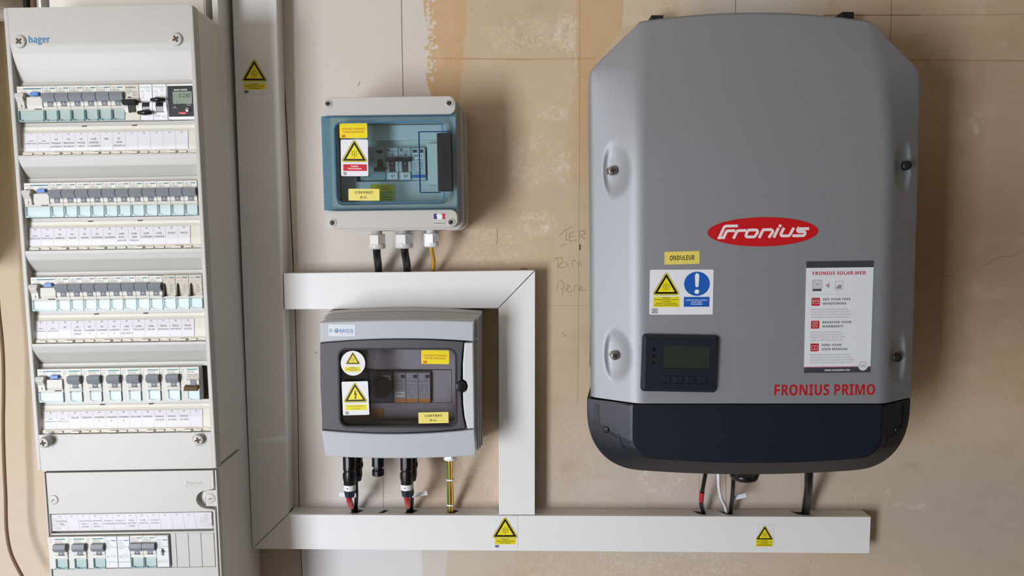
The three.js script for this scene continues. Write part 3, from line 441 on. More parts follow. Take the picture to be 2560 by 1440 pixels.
cellText.forEach((cells, r) => {
  const w = 0.2075, h = 0.0232, x = [-0.0035, -0.0072, -0.0086, -0.0040][r], y = ROWS[r] - 0.0688;
  const o = boardThing('label_strip', `white paper strip numbered ${r * 13 + 1} to ${r * 13 + 13} below the ${rowName[r]} of breakers`, 'paper label', x, y, -0.0076, 'paper label strips'); o.rotation.x = -0.075;
  mesh('paper', flatShape(w, h, 0.0002), printed(207.5, 23.2, 9, (c, W, H) => {
    fill(c, '#e6e3ea', 0, 0, W, H); const cw = W / 13;
    cells.forEach((s, i) => {
      const cx = (i + 0.5) * cw; fill(c, '#77757c', i * cw, 0, .22, H); txt(c, String(r * 13 + i + 1), cx, 3, 2.5, { bold: 1, color: '#4a484c' });
      const rows = s ? s.split('|') : [], small = s.startsWith('Inter');
      rows.forEach((q, k) => { const sz = small ? 2.1 : 2.9; txt(c, q, cx, (small ? 11 : 9.9) + k * (small ? 3.2 : 4.4), sz, { bold: 1, color: small ? '#56545a' : '#3c3a3e', fit: Math.min(cw * .93, q.length * (small ? 1.16 : 1.98)) }); });
    });
    fill(c, '#77757c', W - .22, 0, .22, H); fill(c, '#a5a2a8', 0, 0, W, .2);
  }, 0.75), o);
});

// ------------------------------------------------------------ lower breaker board
{
  const b = boardThing('small_breaker_board', 'lower white single-row breaker board standing under the tall board', 'breaker board', 0.0025, -0.297, 0);
  const S = (x) => x - 0.0025, Y = (y) => y + 0.297;
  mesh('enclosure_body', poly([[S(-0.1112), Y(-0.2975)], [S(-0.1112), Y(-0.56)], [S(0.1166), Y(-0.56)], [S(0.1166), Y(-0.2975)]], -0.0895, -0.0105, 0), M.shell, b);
  const notch = []; for (let i = 0; i <= 16; i++) { const a = Math.PI / 2 + Math.PI * i / 16; notch.push([S(0.1030) + Math.cos(a) * 0.0150, Y(-0.3380) + Math.sin(a) * 0.0125]); }
  const out = [[S(-0.1079), Y(-0.2985)], [S(-0.1079), Y(-0.56)], [S(0.1122), Y(-0.56)], [S(0.1122), Y(-0.3525)], ...notch.reverse(), [S(0.1122), Y(-0.3235)], [S(0.1122), Y(-0.2985)]];
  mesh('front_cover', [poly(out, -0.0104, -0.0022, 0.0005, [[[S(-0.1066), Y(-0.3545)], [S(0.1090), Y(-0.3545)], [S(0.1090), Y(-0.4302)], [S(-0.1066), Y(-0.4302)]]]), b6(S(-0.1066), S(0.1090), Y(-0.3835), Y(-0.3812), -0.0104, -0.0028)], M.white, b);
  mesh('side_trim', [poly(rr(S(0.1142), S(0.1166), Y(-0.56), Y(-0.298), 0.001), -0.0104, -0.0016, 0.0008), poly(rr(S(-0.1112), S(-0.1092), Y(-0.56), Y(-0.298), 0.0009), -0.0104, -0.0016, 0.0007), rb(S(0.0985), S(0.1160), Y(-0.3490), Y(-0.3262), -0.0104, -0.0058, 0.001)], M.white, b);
  for (const [x, y, z, t] of [[-0.1005, -0.3352, -0.0024, 35], [0.1052, -0.3380, -0.0062, 8]]) {
    const s = mesh('screw', lathe([[0, 0.0014], [0.0058, 0.0014], [0.0066, 0.0006], [0.0066, 0]], 26).rotateX(Math.PI / 2), M.white, b); s.position.set(S(x), Y(y), z);
    const k = mesh('slot', bx(0.0046, 0.0009, 0.0003), M.recess, s); k.position.z = 0.0014; k.rotation.z = t * Math.PI / 180;
    mesh('ring', lathe([[0.0068, 0], [0.0071, 0.0005], [0.0074, 0]], 24).rotateX(Math.PI / 2), M.recess, s).scale.set(1, 1, .3);
  }
  const n = mesh('maker_name', [letters('legrand', 0.0042, fontThin, 0.0004, 0.0185), b6(-0.0108, 0.0108, -0.0042, -0.0038, 0, 0.0003), b6(-0.0108, -0.0104, -0.0042, 0.004, 0, 0.0003)], std('#cfccc5', .5), b); n.position.set(S(0.0866), Y(-0.3158), -0.0022);
  [[0.0580, 0.0741], [0.0745, 0.0910], [0.0914, 0.1082]].forEach(([x0, x1]) => mesh('blanking_plate', rb(S(x0), S(x1), Y(-0.4300), Y(-0.3836), -0.0104, -0.0026, 0.0004, 1), M.white, b));
  mesh('blanking_plate', rb(S(0.0503), S(0.0576), Y(-0.4300), Y(-0.3836), -0.0104, -0.0026, 0.0004, 1), M.white, b);
}
{
  const y = -0.4065, z = 0.0006;
  [[-0.1099, 'leftmost'], [-0.0850, 'middle'], [-0.0600, 'rightmost']].forEach(([x, w]) => put('wide', x + 0.01265, y, z, `wide grey-lever breaker in the lower board, ${w} of its three wide breakers`, 'wide breakers of the lower board'));
  [[-0.0011, 'left'], [0.0159, 'right']].forEach(([x, w]) => put('slim', x + 0.0085, y, z, `slim grey-lever breaker in the lower board, ${w} one of the pair`, 'slim breakers of the lower board'));
  for (const [x0, lab] of [[-0.0349, 'pale contactor without lever, just right of the three wide breakers, lower board'], [-0.0180, 'pale contactor without lever, just left of the slim breaker pair, lower board'], [0.0330, 'pale contactor with black slide switch at the right end of the lower row']]) {
    const o = boardThing('contactor', lab, 'contactor', x0 + 0.00835, y, z, 'contactors of the lower board'), w = 0.0164, last = x0 > 0.03;
    mesh('housing', [rb(-w / 2, w / 2, -0.0216, 0.0219, -0.0108, 0.0004, 0.0008), b6(-w / 2 - 0.0002, -w / 2 + 0.0003, -0.0218, 0.0215, -0.0108, 0.0007)], M.wideModule, o);
    seed = 60 + Math.round(x0 * 1e4); facePlate(w - 0.001, face(15.4, 42, 12, '#d4d6d8', (c) => {
      makerBar(c, 1, 6, 14.5); txt(c, last ? 'EF 301' : 'ER 120', 3.6, 9.6, 2.2, { fit: 5 }); smallPrint(c, 1.2, 11, 8, 1); fill(c, '#4a6a78', 0, 13.8, 15.4, .5); if (!last) fill(c, '#4a6a78', 0, 34, 15.4, .5);
      smallPrint(c, 1, 16, 6, 1); c.strokeStyle = '#555'; c.lineWidth = .3; const yy = last ? 34 : 26; smallPrint(c, .8, yy, 5, 2); for (let k = 0; k < 4; k++) { c.beginPath(); c.moveTo(7 + k * 2, yy - 2); c.lineTo(7 + k * 2, yy); c.lineTo(7.9 + k * 2, yy + 2.4); c.stroke(); }
    }, 0.45), 'front_plate', o, 0, 0.0212, 0.042, 0.0005);
    if (last) { const k = mesh('slide_switch', [b6(-0.0016, 0.0018, -0.0052, 0.0044, 0, 0.0009), b6(-0.0014, 0.0016, -0.0006, 0.0014, 0, 0.0026), b6(0.0018, 0.0052, -0.0008, -0.0002, 0, 0.0009)], M.black, o, 'black slide switch'); k.position.set(0, 0, 0); }
  }
  const o = boardThing('label_strip', 'slanted-ruled paper strip with heating labels at the top of the lower board', 'paper label', -0.0012, -0.3670, -0.0046, 'paper label strips');
  const cells = ['CHAUFFAGE|SDB', '', 'CHAUFFAGE|DEG. +|ENTREE', 'CHAUFFAGE|DEG. +|ENTREE', 'Contact|chauffage', 'Contact|chauffage', 'ALIM.|GESTION|NAIRE', 'ALIM.|CUMULUS', 'Contact|cumulus', '', '', '', ''];
  mesh('paper', flatShape(0.2145, 0.0228, 0.0002), printed(214.5, 22.8, 9, (c, W, H) => {
    fill(c, '#dedce4', 0, 0, W, H); seed = 9; fill(c, '#aeacb0', 0, 0, W, .9);
    for (let i = 0; i < 500; i++) { const a = rnd(6.28), q = rnd(); fill(c, `rgba(120,104,84,${0.12 * q})`, (i % 2 ? W - 8 : 10) + Math.cos(a) * q * 9, H / 2 + Math.sin(a) * q * 9, rnd(.5, 2.4), rnd(.4, 2)); }
    cells.forEach((s, i) => {
      const x = 11 + (i - .35) * 15.5, cx = x + 9.4; if (i) pth(c, [[x, 1.6], [x + 2.6, H - .4]], '#5c5a60', .25); if (i < 12) txt(c, String(53 + i), cx - 1.4, 4, 2.3, { bold: 1, color: '#4c4a50' });
      s.split('|').forEach((q, k) => q && txt(c, q, cx + k * .3, 10.6 + k * 3.9, 2.3, { bold: 1, color: '#38363c', fit: Math.min(14.6, q.length * 1.62) }));
    });
  }, 0.75), o);
  const cov = mesh('clear_cover', rb(-0.1075, 0.1075, -0.0122, 0.0122, 0.0012, 0.0018, 0.0003, 1), M.strip, o); cov.name = 'clear_cover';
}

// ------------------------------------------------------------ upper small enclosure with the blue door
const cableGland = (parent, x, y, z, r, h, mat, name = 'cable_gland') => {   // collar, hexagonal nut, domed end; hangs down from y
  const hex = new THREE.CylinderGeometry(r * 1.04, r * 1.04, h * 0.52, 6).rotateY(0.3).translate(0, -h * 0.52, 0);
  const m = mesh(name, [lathe([[0, 0.001], [r * .62, 0.001], [r * .62, -h * .2], [r * .96, -h * .2], [r * .96, -h * .27], [r * .7, -h * .28], [0, -h * .28]], 28), toCreasedNormals(hex, 0.3), lathe([[r * .98, -h * .74], [r * 1.0, -h * .86], [r * .9, -h * .97], [r * .62, -h], [0, -h]], 28)], mat, parent);
  m.position.set(x, y, z); return m;
};
const catuYellow = (c, w, h, l1, l2) => { fill(c, '#f6dc10', 0, 0, w, h); txt(c, l1, w / 2, h * .44, h * .17, { bold: 1, color: '#b0561a', fit: w * .86 }); txt(c, l2, w / 2, h * .64, h * .17, { bold: 1, color: '#b0561a', fit: w * .76 }); makerMark(c, w * .07, h * .77, w * .14, h * .18, '#b8401a', '#f08a1a'); };
const nameplate = (c, w, h, rows, col = '#f0df74') => { fill(c, col, 0, 0, w, h); rows.forEach(([s, f], i) => txt(c, s, w / 2, h * (rows.length > 1 ? .42 + i * .4 : .68), h * (rows.length > 1 ? .29 : .5), { bold: 1, color: '#3a3020', fit: w * f })); };
const whiteTag = (name, parent, px0, py0, px1, py1, z, text, f, turn = 0) => { const s = spot(px0, py0, px1, py1, z, parent); return sticker(name, parent, s.w, s.h, (c, w, h) => { fill(c, '#e9eef2', 0, 0, w, h); txt(c, text, w / 2, h * .7, h * .58, { bold: 1, fit: w * f }); }, { p: s.p, turn, ppm: 14, label: 'white tag printed ' + text }); };
{
  const A = thing('meter_enclosure', 'upper small grey enclosure with transparent blue door and three cable glands below', 'enclosure', [-0.1614, EYE + 0.0805, 0]); A.rotation.z = 0.0125;
  A.name = 'electrical_enclosure'; used.electrical_enclosure = 0;
  mesh('base_box', [poly(rr(-0.0925, 0.0965, -0.0905, 0.0875, 0.014), 0.0004, 0.040, 0, [hole(-0.084, 0.084, -0.082, 0.080, 0.01)]), poly(rr(-0.0910, 0.0925, -0.0895, 0.0868, 0.012), 0.040, 0.084, 0, [hole(-0.084, 0.084, -0.082, 0.080, 0.01)]), b6(-0.085, 0.085, -0.083, 0.081, 0.0004, 0.004)], M.box, A);
  const lidHole = hole(-0.0745, 0.0745, -0.0545, 0.0545, 0.008);
  const lid = mesh('lid', [poly(rr(-0.0878, 0.0878, -0.0862, 0.0862, 0.0095), 0.0842, 0.1060, 0, [lidHole]), poly(rr(-0.0878, 0.0878, 0.0622, 0.0862, 0.0095), 0.1055, 0.1150, 0.001), poly(rr(-0.0878, 0.0878, -0.0862, -0.0622, 0.0095), 0.1055, 0.1150, 0.001)], M.box, A);
  for (const [x, y, t] of [[-0.0795, 0.0782, 0], [0.0800, 0.0770, 5], [-0.0790, -0.0778, 80], [0.0792, -0.0790, 50]]) {
    const s = mesh('screw', lathe([[0.0032, 0.0004], [0.0036, 0.0012], [0.0049, 0.0012], [0.0053, 0.0004], [0.0053, 0]], 26).rotateX(Math.PI / 2), M.box, A); s.position.set(x, y, 0.1149);
    const d = mesh('screw_well', lathe([[0, 0.0003], [0.0032, 0.0003], [0.0033, 0]], 20).rotateX(Math.PI / 2), std('#4b4648', .5), s); d.position.z = 0.0001;
    const k = mesh('slot', bx(0.0052, 0.0014, 0.0006), M.dark, s); k.position.z = 0.0006; k.rotation.z = t * Math.PI / 180;
  }
  const panel = mesh('inner_panel', poly(rr(-0.0760, 0.0760, -0.0560, 0.0560, 0.006), 0.060, 0.070, 0, [[[-0.0560, -0.0215], [0.0445, -0.0215], [0.0445, 0.0245], [-0.0560, 0.0245]]]), std('#d6d8d8', .5), A);
  mesh('mounting_plate', b6(-0.070, 0.070, -0.05, 0.05, 0.030, 0.034), M.darkBrown, A);
  mesh('panel_step', [b6(-0.074, 0.074, 0.034, 0.0545, 0.0685, 0.0760), rb(0.0450, 0.0740, -0.0275, 0.0290, 0.0690, 0.0800, 0.001)], std('#dfe2e3', .5), panel);
  const door = mesh('door', [poly(rr(-0.0885, 0.0887, -0.0616, 0.0616, 0.0012), 0.1172, 0.1188, 0)], M.doorBlue, A);
  const sh = (x0, x1, y0, y1, r, w) => poly(rr(x0, x1, y0, y1, r), 0, 1, 0, [hole(x0 + w, x1 - w, y0 + w, y1 - w, Math.max(r - w, 0.0003))]);
  mesh('rim', sh(-0.0887, 0.0889, -0.0618, 0.0618, 0.0014, 0.0014).scale(1, 1, 0.0118).translate(0, 0, 0.1062), M.doorEdge, door);
  mesh('ridge', [sh(-0.0722, 0.0722, -0.0535, 0.0535, 0.0110, 0.0020).scale(1, 1, 0.0042).translate(0, 0, 0.1188)], M.doorRidge, door);
  mesh('latch_tab', [b6(0.0388, 0.0404, -0.0395, 0.0400, 0.1188, 0.1206), b6(0.0404, 0.083, 0.0390, 0.0402, 0.1188, 0.1206), b6(0.0404, 0.0665, -0.0402, -0.0390, 0.1188, 0.1206)], M.doorDark, door);
  const hd = mesh('handle', rb(0.0635, 0.0830, -0.0385, 0.0372, 0.1186, 0.1262, 0.0012), std('#070708', .5), door, 'black grip bar of the door');
  const teeth = []; for (let i = 0; i < 3; i++) teeth.push(b6(0.0712 + i * 0.0022, 0.0718 + i * 0.0022, -0.019, 0.016, 0.1260, 0.1266)); mesh('grip_ribs', teeth, M.blackMatt, door);
  const zz = 0.1234; let s;
  s = spot(848.5, 308, 918.5, 345.5, 0.1190, A); s.p.z = 0.1190; sticker('sticker', door, s.w, s.h, (c, w, h) => catuYellow(c, w, h, "COUPURE D'URGENCE", 'SORTIE ONDULEUR'), { p: s.p, r: 0.0018, label: 'yellow sticker, emergency cut-off of the inverter output' });
  s = spot(851.5, 349, 921, 440.5, 0.1190, A); sticker('sticker', door, s.w, s.h, (c, w, h) => { fill(c, '#eceaf0', 0, 0, w, h); warning(c, w / 2, h * .07, w * .78); fill(c, '#d0182a', w * .08, h * .675, w * .87, h * .18); txt(c, 'Coupure', w / 2, h * .745, h * .058, { bold: 1, color: '#fff', fit: w * .28 }); txt(c, 'Photovoltaïque', w / 2, h * .81, h * .058, { bold: 1, color: '#fff', fit: w * .5 }); makerMark(c, w * .08, h * .89, w * .13, h * .075, '#333', '#ccc'); }, { p: s.p, r: 0.0018, turn: -1, label: 'white sticker with warning triangle over a red band' });
  s = spot(871, 472, 949, 501.5, 0.1190, A); sticker('sticker', door, s.w, s.h, (c, w, h) => nameplate(c, w, h, [['COFFRET', .6], ['A.C.', .26]]), { p: s.p, turn: -1, label: 'yellow name plate reading COFFRET A.C.' });
  s = spot(1084.5, 534.5, 1112.5, 561, 0.1151, A); sticker('sticker', A, s.w, s.h, (c, w, h) => { fill(c, '#dedcda', 0, 0, w, h); fill(c, '#27337e', 0, 0, w * .28, h * .5); fill(c, '#c8283c', w * .72, 0, w * .28, h * .5); pth(c, [[.3, .1], [.42, .02], [.56, .0], [.66, .1], [.82, .16], [.76, .26], [.78, .4], [.66, .46], [.52, .42], [.46, .48], [.34, .42], [.34, .28], [.18, .16]].map(([a, b]) => [a * w, b * h]), '#f2f2f4'); txt(c, 'FABRIQUE EN', w / 2, h * .7, h * .15, { fit: w * .96 }); txt(c, 'FRANCE', w / 2, h * .96, h * .22, { bold: 1, fit: w * .96 }); }, { p: s.p, ppm: 14, label: 'small flag sticker with the outline of France' });
  s = spot(925, 459, 987.5, 505, 0.0705, A); sticker('sticker', panel, s.w, s.h, (c, w, h) => { fill(c, '#c9d0c4', 0, 0, w, h); fill(c, '#d6c63a', w * .02, h * .04, w * .94, h * .36); txt(c, 'COUPURE', w / 2, h * .2, h * .12, { bold: 1, color: '#8a4a1a', fit: w * .5 }); txt(c, "D'URGENCE A", w / 2, h * .34, h * .12, { bold: 1, color: '#8a4a1a', fit: w * .62 }); fill(c, '#a9b94a', w * .02, h * .4, w * .94, h * .56); lines(c, [["L'ONDULEUR", w * .7], ['NOTICE', w * .4], ["D'UTILISATION", w * .7], ['ET ENTRETIEN', w * .8]], w / 2, h * .5, h * .14, h * .1, { bold: 1, color: '#31401c' }); }, { p: s.p, turn: -1, label: 'yellow and green notice behind the blue door' });
  for (const [px, r, h] of [[942, 0.0118, 0.0265], [1009, 0.0130, 0.0260], [1077.5, 0.0108, 0.0245]]) { const q = A.worldToLocal(at(px, 575, 0.055)); cableGland(A, q.x, -0.0893, 0.055, r, h, px > 1060 ? M.whiteModule : M.gland); }
  // switches inside
  const AX = (px) => at(px, 410, 0.082).x, mk = (name, label, cat, px0, px1, group) => { const a = AX(px0), b = AX(px1), o = thing(name, label, cat, [(a + b) / 2, EYE + 0.0818, 0.082], group); o.rotation.z = 0.0125; return [o, b - a - 0.0003]; };
  const pale = std('#c6cacd', .5), ink = std('#3c3034', .45);
  let [o, w] = mk('residual_current_switch', 'switch tagged ID1 behind the blue door, its lever down, partly behind the white sticker', 'switch', 900, 964.5);
  mesh('housing', [prism([[-0.03, 0.0219], [0, 0.0219], [0, -0.0110], [0.001, -0.0115], [0.001, -0.0219], [-0.03, -0.0219]], -w / 2, w / 2)], pale, o);
  facePlate(w - 0.001, face(34, 32, 10, '#bfc4c6', (c) => { smallPrint(c, 5, 5, 10, 1); fill(c, '#444', 6, 5.6, 12, .4); c.fillStyle = '#3a3236'; c.beginPath(); c.arc(26.6, 3, 5, 0, Math.PI); c.fill(); smallPrint(c, 14, 8, 6, 5, 2.4); }), 'print_plate', o, 0, 0.0216, 0.032, 0.0001);
  mesh('lever', [prism([[0, 0.006], [0.002, 0.0055], [0.003, -0.004], [0, -0.004]], 0.0065, 0.0135), rb(0.0025, 0.0168, -0.0105, -0.0052, 0, 0.010, 0.001)], ink, o, 'dark lever, down'); whiteTag('tag', o, 902, 431, 931, 448.5, 0.0831, 'ID1', .7, -1); window_(o, 0, w, -0.0217, -0.0112);
  for (const [px0, px1, q, l] of [[965, 996, 'Q1', 'left of its twin'], [997, 1028, 'Q2', 'beside the surge arrester']]) {
    [o, w] = mk('circuit_breaker', `breaker tagged ${q} with dark lever up, behind the blue door, ${l}`, 'breaker', px0, px1, 'breakers behind the blue door');
    mesh('housing', [prism([[-0.03, 0.0219], [0, 0.0219], [0, 0.004], [-0.002, 0.002], [-0.002, -0.0095], [0.001, -0.0115], [0.001, -0.0219], [-0.03, -0.0219]], -w / 2, w / 2), prism([[-0.004, 0.004], [0.0016, 0.003], [0.0022, -0.004], [0.0004, -0.0105], [-0.004, -0.0105]], -w / 2, -0.0042), prism([[-0.004, 0.004], [0.0016, 0.003], [0.0022, -0.004], [0.0004, -0.0105], [-0.004, -0.0105]], 0.0046, w / 2)], pale, o);
    facePlate(w - 0.0006, face(16, 17, 12, '#c2c7ca', (c) => { c.fillStyle = '#6c7277'; c.beginPath(); c.arc(3.4, 2.8, 2.2, 0, 7); c.fill(); fill(c, '#333', 6, 4, 7, .5); smallPrint(c, 6, 6.4, 7, 1); txt(c, '2', 14, 3, 2.4, {}); c.fillStyle = '#7a7f84'; c.beginPath(); c.arc(9, 9.6, 2, 0, 7); c.fill(); smallPrint(c, 1, 8, 4, 2); }), 'print_plate', o, 0, 0.0217, 0.017, 0.0001);
    mesh('drum', prism([[-0.003, 0.0035], [0.0018, 0.003], [0.0026, -0.003], [0.001, -0.0098], [-0.003, -0.0098]], -0.0040, 0.0044), std('#4a2a30', .4), o);
    mesh('on_mark', flatShape(0.005, 0.003, 0.0001), face(5, 3, 14, '#4a2a30', (c) => txt(c, 'I·ON', 2.5, 2.2, 2.2, { bold: 1, color: '#d8c8cc', fit: 4.4 })), o).position.set(0.0003, 0.0002, 0.0026);
    mesh('lever', toCreasedNormals(prism([[-0.002, 0.0082], [0.0095, 0.0086], [0.0105, 0.0058], [0.0080, 0.0030], [-0.002, 0.0030]], -w / 2 + 0.0003, w / 2 - 0.0003), .5), ink, o, 'dark lever, up');
    whiteTag('tag', o, px0 + 5.5, 432, px0 + 29, 447, 0.0846, q, .5, -1);
  }
  [o, w] = mk('surge_protector', 'pale surge arrester with a blue base stripe and white tag behind the blue door', 'surge arrester', 1029, 1064.5);
  mesh('housing', rb(-w / 2, w / 2, -0.0222, 0.0219, -0.03, 0.0015, 0.001), pale, o);
  facePlate(w - 0.0012, face(18, 42, 12, '#cfd4d6', (c) => { fill(c, '#4a4f54', 1.4, 2, 6, 4.6); fill(c, '#4a4f54', 11, 2, 5, 4.6); fill(c, '#3c6', 0, 0, 0, 0); smallPrint(c, 1.4, 15.4, 14, 1); smallPrint(c, 1.4, 19, 3, 6, 2.1); smallPrint(c, 11.6, 19, 4, 6, 2.1); txt(c, 'CITEL', 9, 34.6, 3.2, { fit: 12, color: '#333' }); fill(c, '#2a6fc0', 0, 36, 18, 4.2); }), 'front_plate', o, 0, 0.0214, 0.042, 0.0016);
  whiteTag('tag', o, 1033.5, 382, 1058.5, 398, 0.0838, 'PFF1', .8, -1);
}
const drop = (pts) => pts.map(([x, y, z]) => at(x, y, z));
{
  const into = (x, y, z) => [[x, y, z], [x + 1, y + 12, z - 0.001]];
  solo('cable', tube(drop([[942, 606, .055], [942, 630, .050], [945, 660, .030], [947, 683, .0145], [948, 700, .012]]), 0.0056), M.black, 'thick black cable from the left gland of the blue-door enclosure into the trunking', 'cable');
  const c2 = thing('cable', 'black cable with a teal braid from the middle gland of the blue-door enclosure', 'cable'), path = drop([[1010, 606, .055], [1012, 630, .050], [1017, 660, .031], [1018, 683, .0145], [1018, 700, .012]]), cur = new THREE.CatmullRomCurve3(path);
  mesh('sheath', tube(path, 0.0056), M.black, c2);
  const br = []; for (let i = 0; i < 7; i++) { const q = cur.getPoint(0.12 + i * 0.085), d = 0.0057; br.push(tube([V(q.x - 0.0022, q.y - 0.0022, q.z + d * 0.9), V(q.x - 0.0002, q.y + 0.0002, q.z + d), V(q.x + 0.0020, q.y + 0.0026, q.z + d * 0.93)], 0.0003, 6, 5)); if (i < 6) br.push(tube([V(q.x + 0.0018, q.y + 0.0004, q.z + d * 0.95), V(q.x + 0.0008, q.y + 0.0026, q.z + d), V(q.x + 0.0016, q.y + 0.0045, q.z + d * 0.95)], 0.0003, 6, 5)); } mesh('braid', br, M.teal, c2, 'teal zigzag thread');
  solo('earth_wire', tube(drop([[1077, 604, .055], [1079, 625, .050], [1084, 650, .034], [1082, 680, .0145], [1082, 698, .012]]), 0.0027), M.yellow, 'yellow earth wire from the right gland of the blue-door enclosure', 'wire');
}

// ------------------------------------------------------------ lower small enclosure with the dark window
{
  const D = thing('electrical_enclosure', 'lower small grey enclosure with a dark framed smoked window and round knob', 'enclosure', [0, EYE, 0]);
  const outl = (x0, x1, y0, y1, up, r = 0) => [...arc(x0, y1, x1, y1, up), ...arc(x1, y0, x0, y0, -up * .9)];
  mesh('base_box', [poly(outl(-0.2660, -0.0435, -0.3235, -0.1262, 0.0050), 0.0004, 0.052, 0, [[[-0.250, -0.31], [-0.058, -0.31], [-0.058, -0.138], [-0.250, -0.138]]]), poly(outl(-0.2645, -0.0448, -0.3215, -0.1290, 0.0042), 0.052, 0.070, 0.003, [[[-0.250, -0.31], [-0.058, -0.31], [-0.058, -0.138], [-0.250, -0.138]]]), b6(-0.255, -0.055, -0.315, -0.135, 0.0004, 0.004)], M.dcBody, D);
  mesh('rear_lid', poly(outl(-0.2622, -0.0468, -0.3190, -0.1305, 0.0036), 0.069, 0.088, 0.003, [[[-0.238, -0.282], [-0.073, -0.282], [-0.073, -0.164], [-0.238, -0.164]]]), M.dcBody, D);
  mesh('upper_cap', poly([...arc(-0.2590, -0.1322, -0.0513, -0.1312, 0.0022), ...arc(-0.0520, -0.1583, -0.2600, -0.1600, 0.0046)], 0.087, 0.1150, 0.0018), M.dcGrey, D);
  mesh('lower_cap', poly([...arc(-0.2605, -0.2812, -0.0515, -0.2800, -0.0058), [-0.0490, -0.3100], [-0.0500, -0.3150], ...arc(-0.0545, -0.3172, -0.2500, -0.3180, -0.0030), [-0.2548, -0.3165], [-0.2570, -0.3120]], 0.087, 0.1150, 0.0018), M.dcGrey, D);
  const door = mesh('door', poly([...arc(-0.2604, -0.1610, -0.0655, -0.1592, 0.0046), [-0.0672, -0.1720], [-0.0688, -0.1900], [-0.0696, -0.2100], [-0.0696, -0.2300], [-0.0686, -0.2480], [-0.0668, -0.2640], [-0.0636, -0.2788], ...arc(-0.0636, -0.2788, -0.2604, -0.2803, -0.0058), [-0.2600, -0.27], [-0.2612, -0.22]], 0.087, 0.1130, 0.0012, [hole(-0.2345, -0.0775, -0.2755, -0.1698, 0.010)]), std('#4a484f', .45), D);
  const w = mesh('window', poly(rr(-0.2350, -0.0770, -0.2760, -0.1693, 0.010), 0.1065, 0.1080, 0), M.smoke, door);
  mesh('window_groove', poly(rr(-0.2372, -0.0748, -0.2780, -0.1676, 0.012), 0.1128, 0.1136, 0.0003, [hole(-0.2345, -0.0775, -0.2755, -0.1698, 0.010)]), std('#202024', .6), door);
  mesh('side_strip', poly([[-0.0645, -0.1606], [-0.0528, -0.1602], [-0.0521, -0.2200], [-0.0516, -0.2790], [-0.0610, -0.2795], [-0.0648, -0.2630], [-0.0666, -0.2450], [-0.0670, -0.2290], [-0.0620, -0.2270], [-0.0600, -0.2210], [-0.0620, -0.2140], [-0.0668, -0.2110], [-0.0668, -0.1900]], 0.087, 0.1135, 0.0015), std('#d3d5d7', .4), D);
  mesh('knob', [lathe([[0, 0.1170], [0.0056, 0.1170], [0.0070, 0.1158], [0.0072, 0.112], [0.0072, 0.10]], 28).rotateX(Math.PI / 2).translate(-0.0702, -0.2200, 0)], M.black, door, 'round black knob');
  const inner = mesh('inner_panel', [poly([[-0.238, -0.281], [-0.074, -0.281], [-0.074, -0.166], [-0.238, -0.166]], 0.044, 0.052, 0, [[[-0.2345, -0.2585], [-0.0875, -0.2585], [-0.0875, -0.2090], [-0.2345, -0.2090]]]), b6(-0.236, -0.076, -0.206, -0.170, 0.0515, 0.0580), b6(-0.1155, -0.0875, -0.2575, -0.2100, 0.049, 0.0530)], std('#aaa6aa', .5), D);
  let s = spot(821, 811, 889, 840.5, 0.1151, D); sticker('sticker', D, s.w, s.h, (c, w2, h) => { fill(c, '#d7dee6', 0, 0, w2, h); txt(c, 'D', w2 * .09, h * .68, h * .42, { bold: 1, color: '#5a86b0', fit: w2 * .14 }); const g = c.createRadialGradient(w2 * .29, h * .48, 0, w2 * .3, h * .53, h * .2); g.addColorStop(0, '#b8d8ee'); g.addColorStop(1, '#1c4a70'); c.fillStyle = g; c.beginPath(); c.arc(w2 * .3, h * .53, h * .17, 0, 7); c.fill(); c.strokeStyle = '#e8a070'; c.lineWidth = .3; c.beginPath(); c.arc(w2 * .3, h * .53, h * .23, 0, 6); c.stroke(); txt(c, 'MOS', w2 * .66, h * .68, h * .42, { bold: 1, color: '#5a86b0', fit: w2 * .53 }); txt(c, 'INDUSTRIES', w2 * .66, h * .82, h * .12, { color: '#98a', fit: w2 * .52 }); }, { p: s.p, turn: -.5, ppm: 12, label: 'small silver maker plate with blue lettering' });
  const zs = 0.1083;
  s = spot(851.5, 877, 913.5, 939, 0.1139, D); sticker('sticker', door, s.w, s.h, (c, w2, h) => { fill(c, '#e9e8ec', 0, 0, w2, h); warning(c, w2 / 2, h * .1, w2 * .5); fill(c, '#e8dc20', w2 * .16, h * .64, w2 * .64, h * .2); lines(c, [['ATTENTION', w2 * .28], ['câbles courant continu', w2 * .52], ['sous tension', w2 * .3]], w2 * .48, h * .7, h * .058, h * .05, { bold: 1, color: '#33300c' }); }, { p: s.p, round: 1, label: 'round white sticker with a yellow warning triangle' });
  s = spot(855, 953.5, 922.5, 1037.5, 0.1139, D); sticker('sticker', door, s.w, s.h, (c, w2, h) => { fill(c, '#e9e9ec', 0, 0, w2, h); warning(c, w2 / 2, h * .095, w2 * .74, 'bolt'); fill(c, '#e8dc20', w2 * .1, h * .69, w2 * .82, h * .165); txt(c, 'Ne pas manoeuvrer', w2 / 2, h * .75, h * .05, { color: '#33300c', fit: w2 * .62 }); txt(c, 'en charge', w2 / 2, h * .82, h * .05, { color: '#33300c', fit: w2 * .32 }); makerMark(c, w2 * .09, h * .89, w2 * .14, h * .08, '#333', '#bbb'); }, { p: s.p, r: 0.0016, turn: 1.5, label: 'white sticker with a lightning bolt triangle' });
  s = spot(1053, 875.5, 1123, 910, zs, D); sticker('sticker', door, s.w, s.h, (c, w2, h) => catuYellow(c, w2, h, "COUPURE D'URGENCE", 'ENTREE ONDULEUR'), { p: s.p, r: 0.0018, turn: -.7, label: 'yellow sticker, emergency cut-off of the inverter input' });
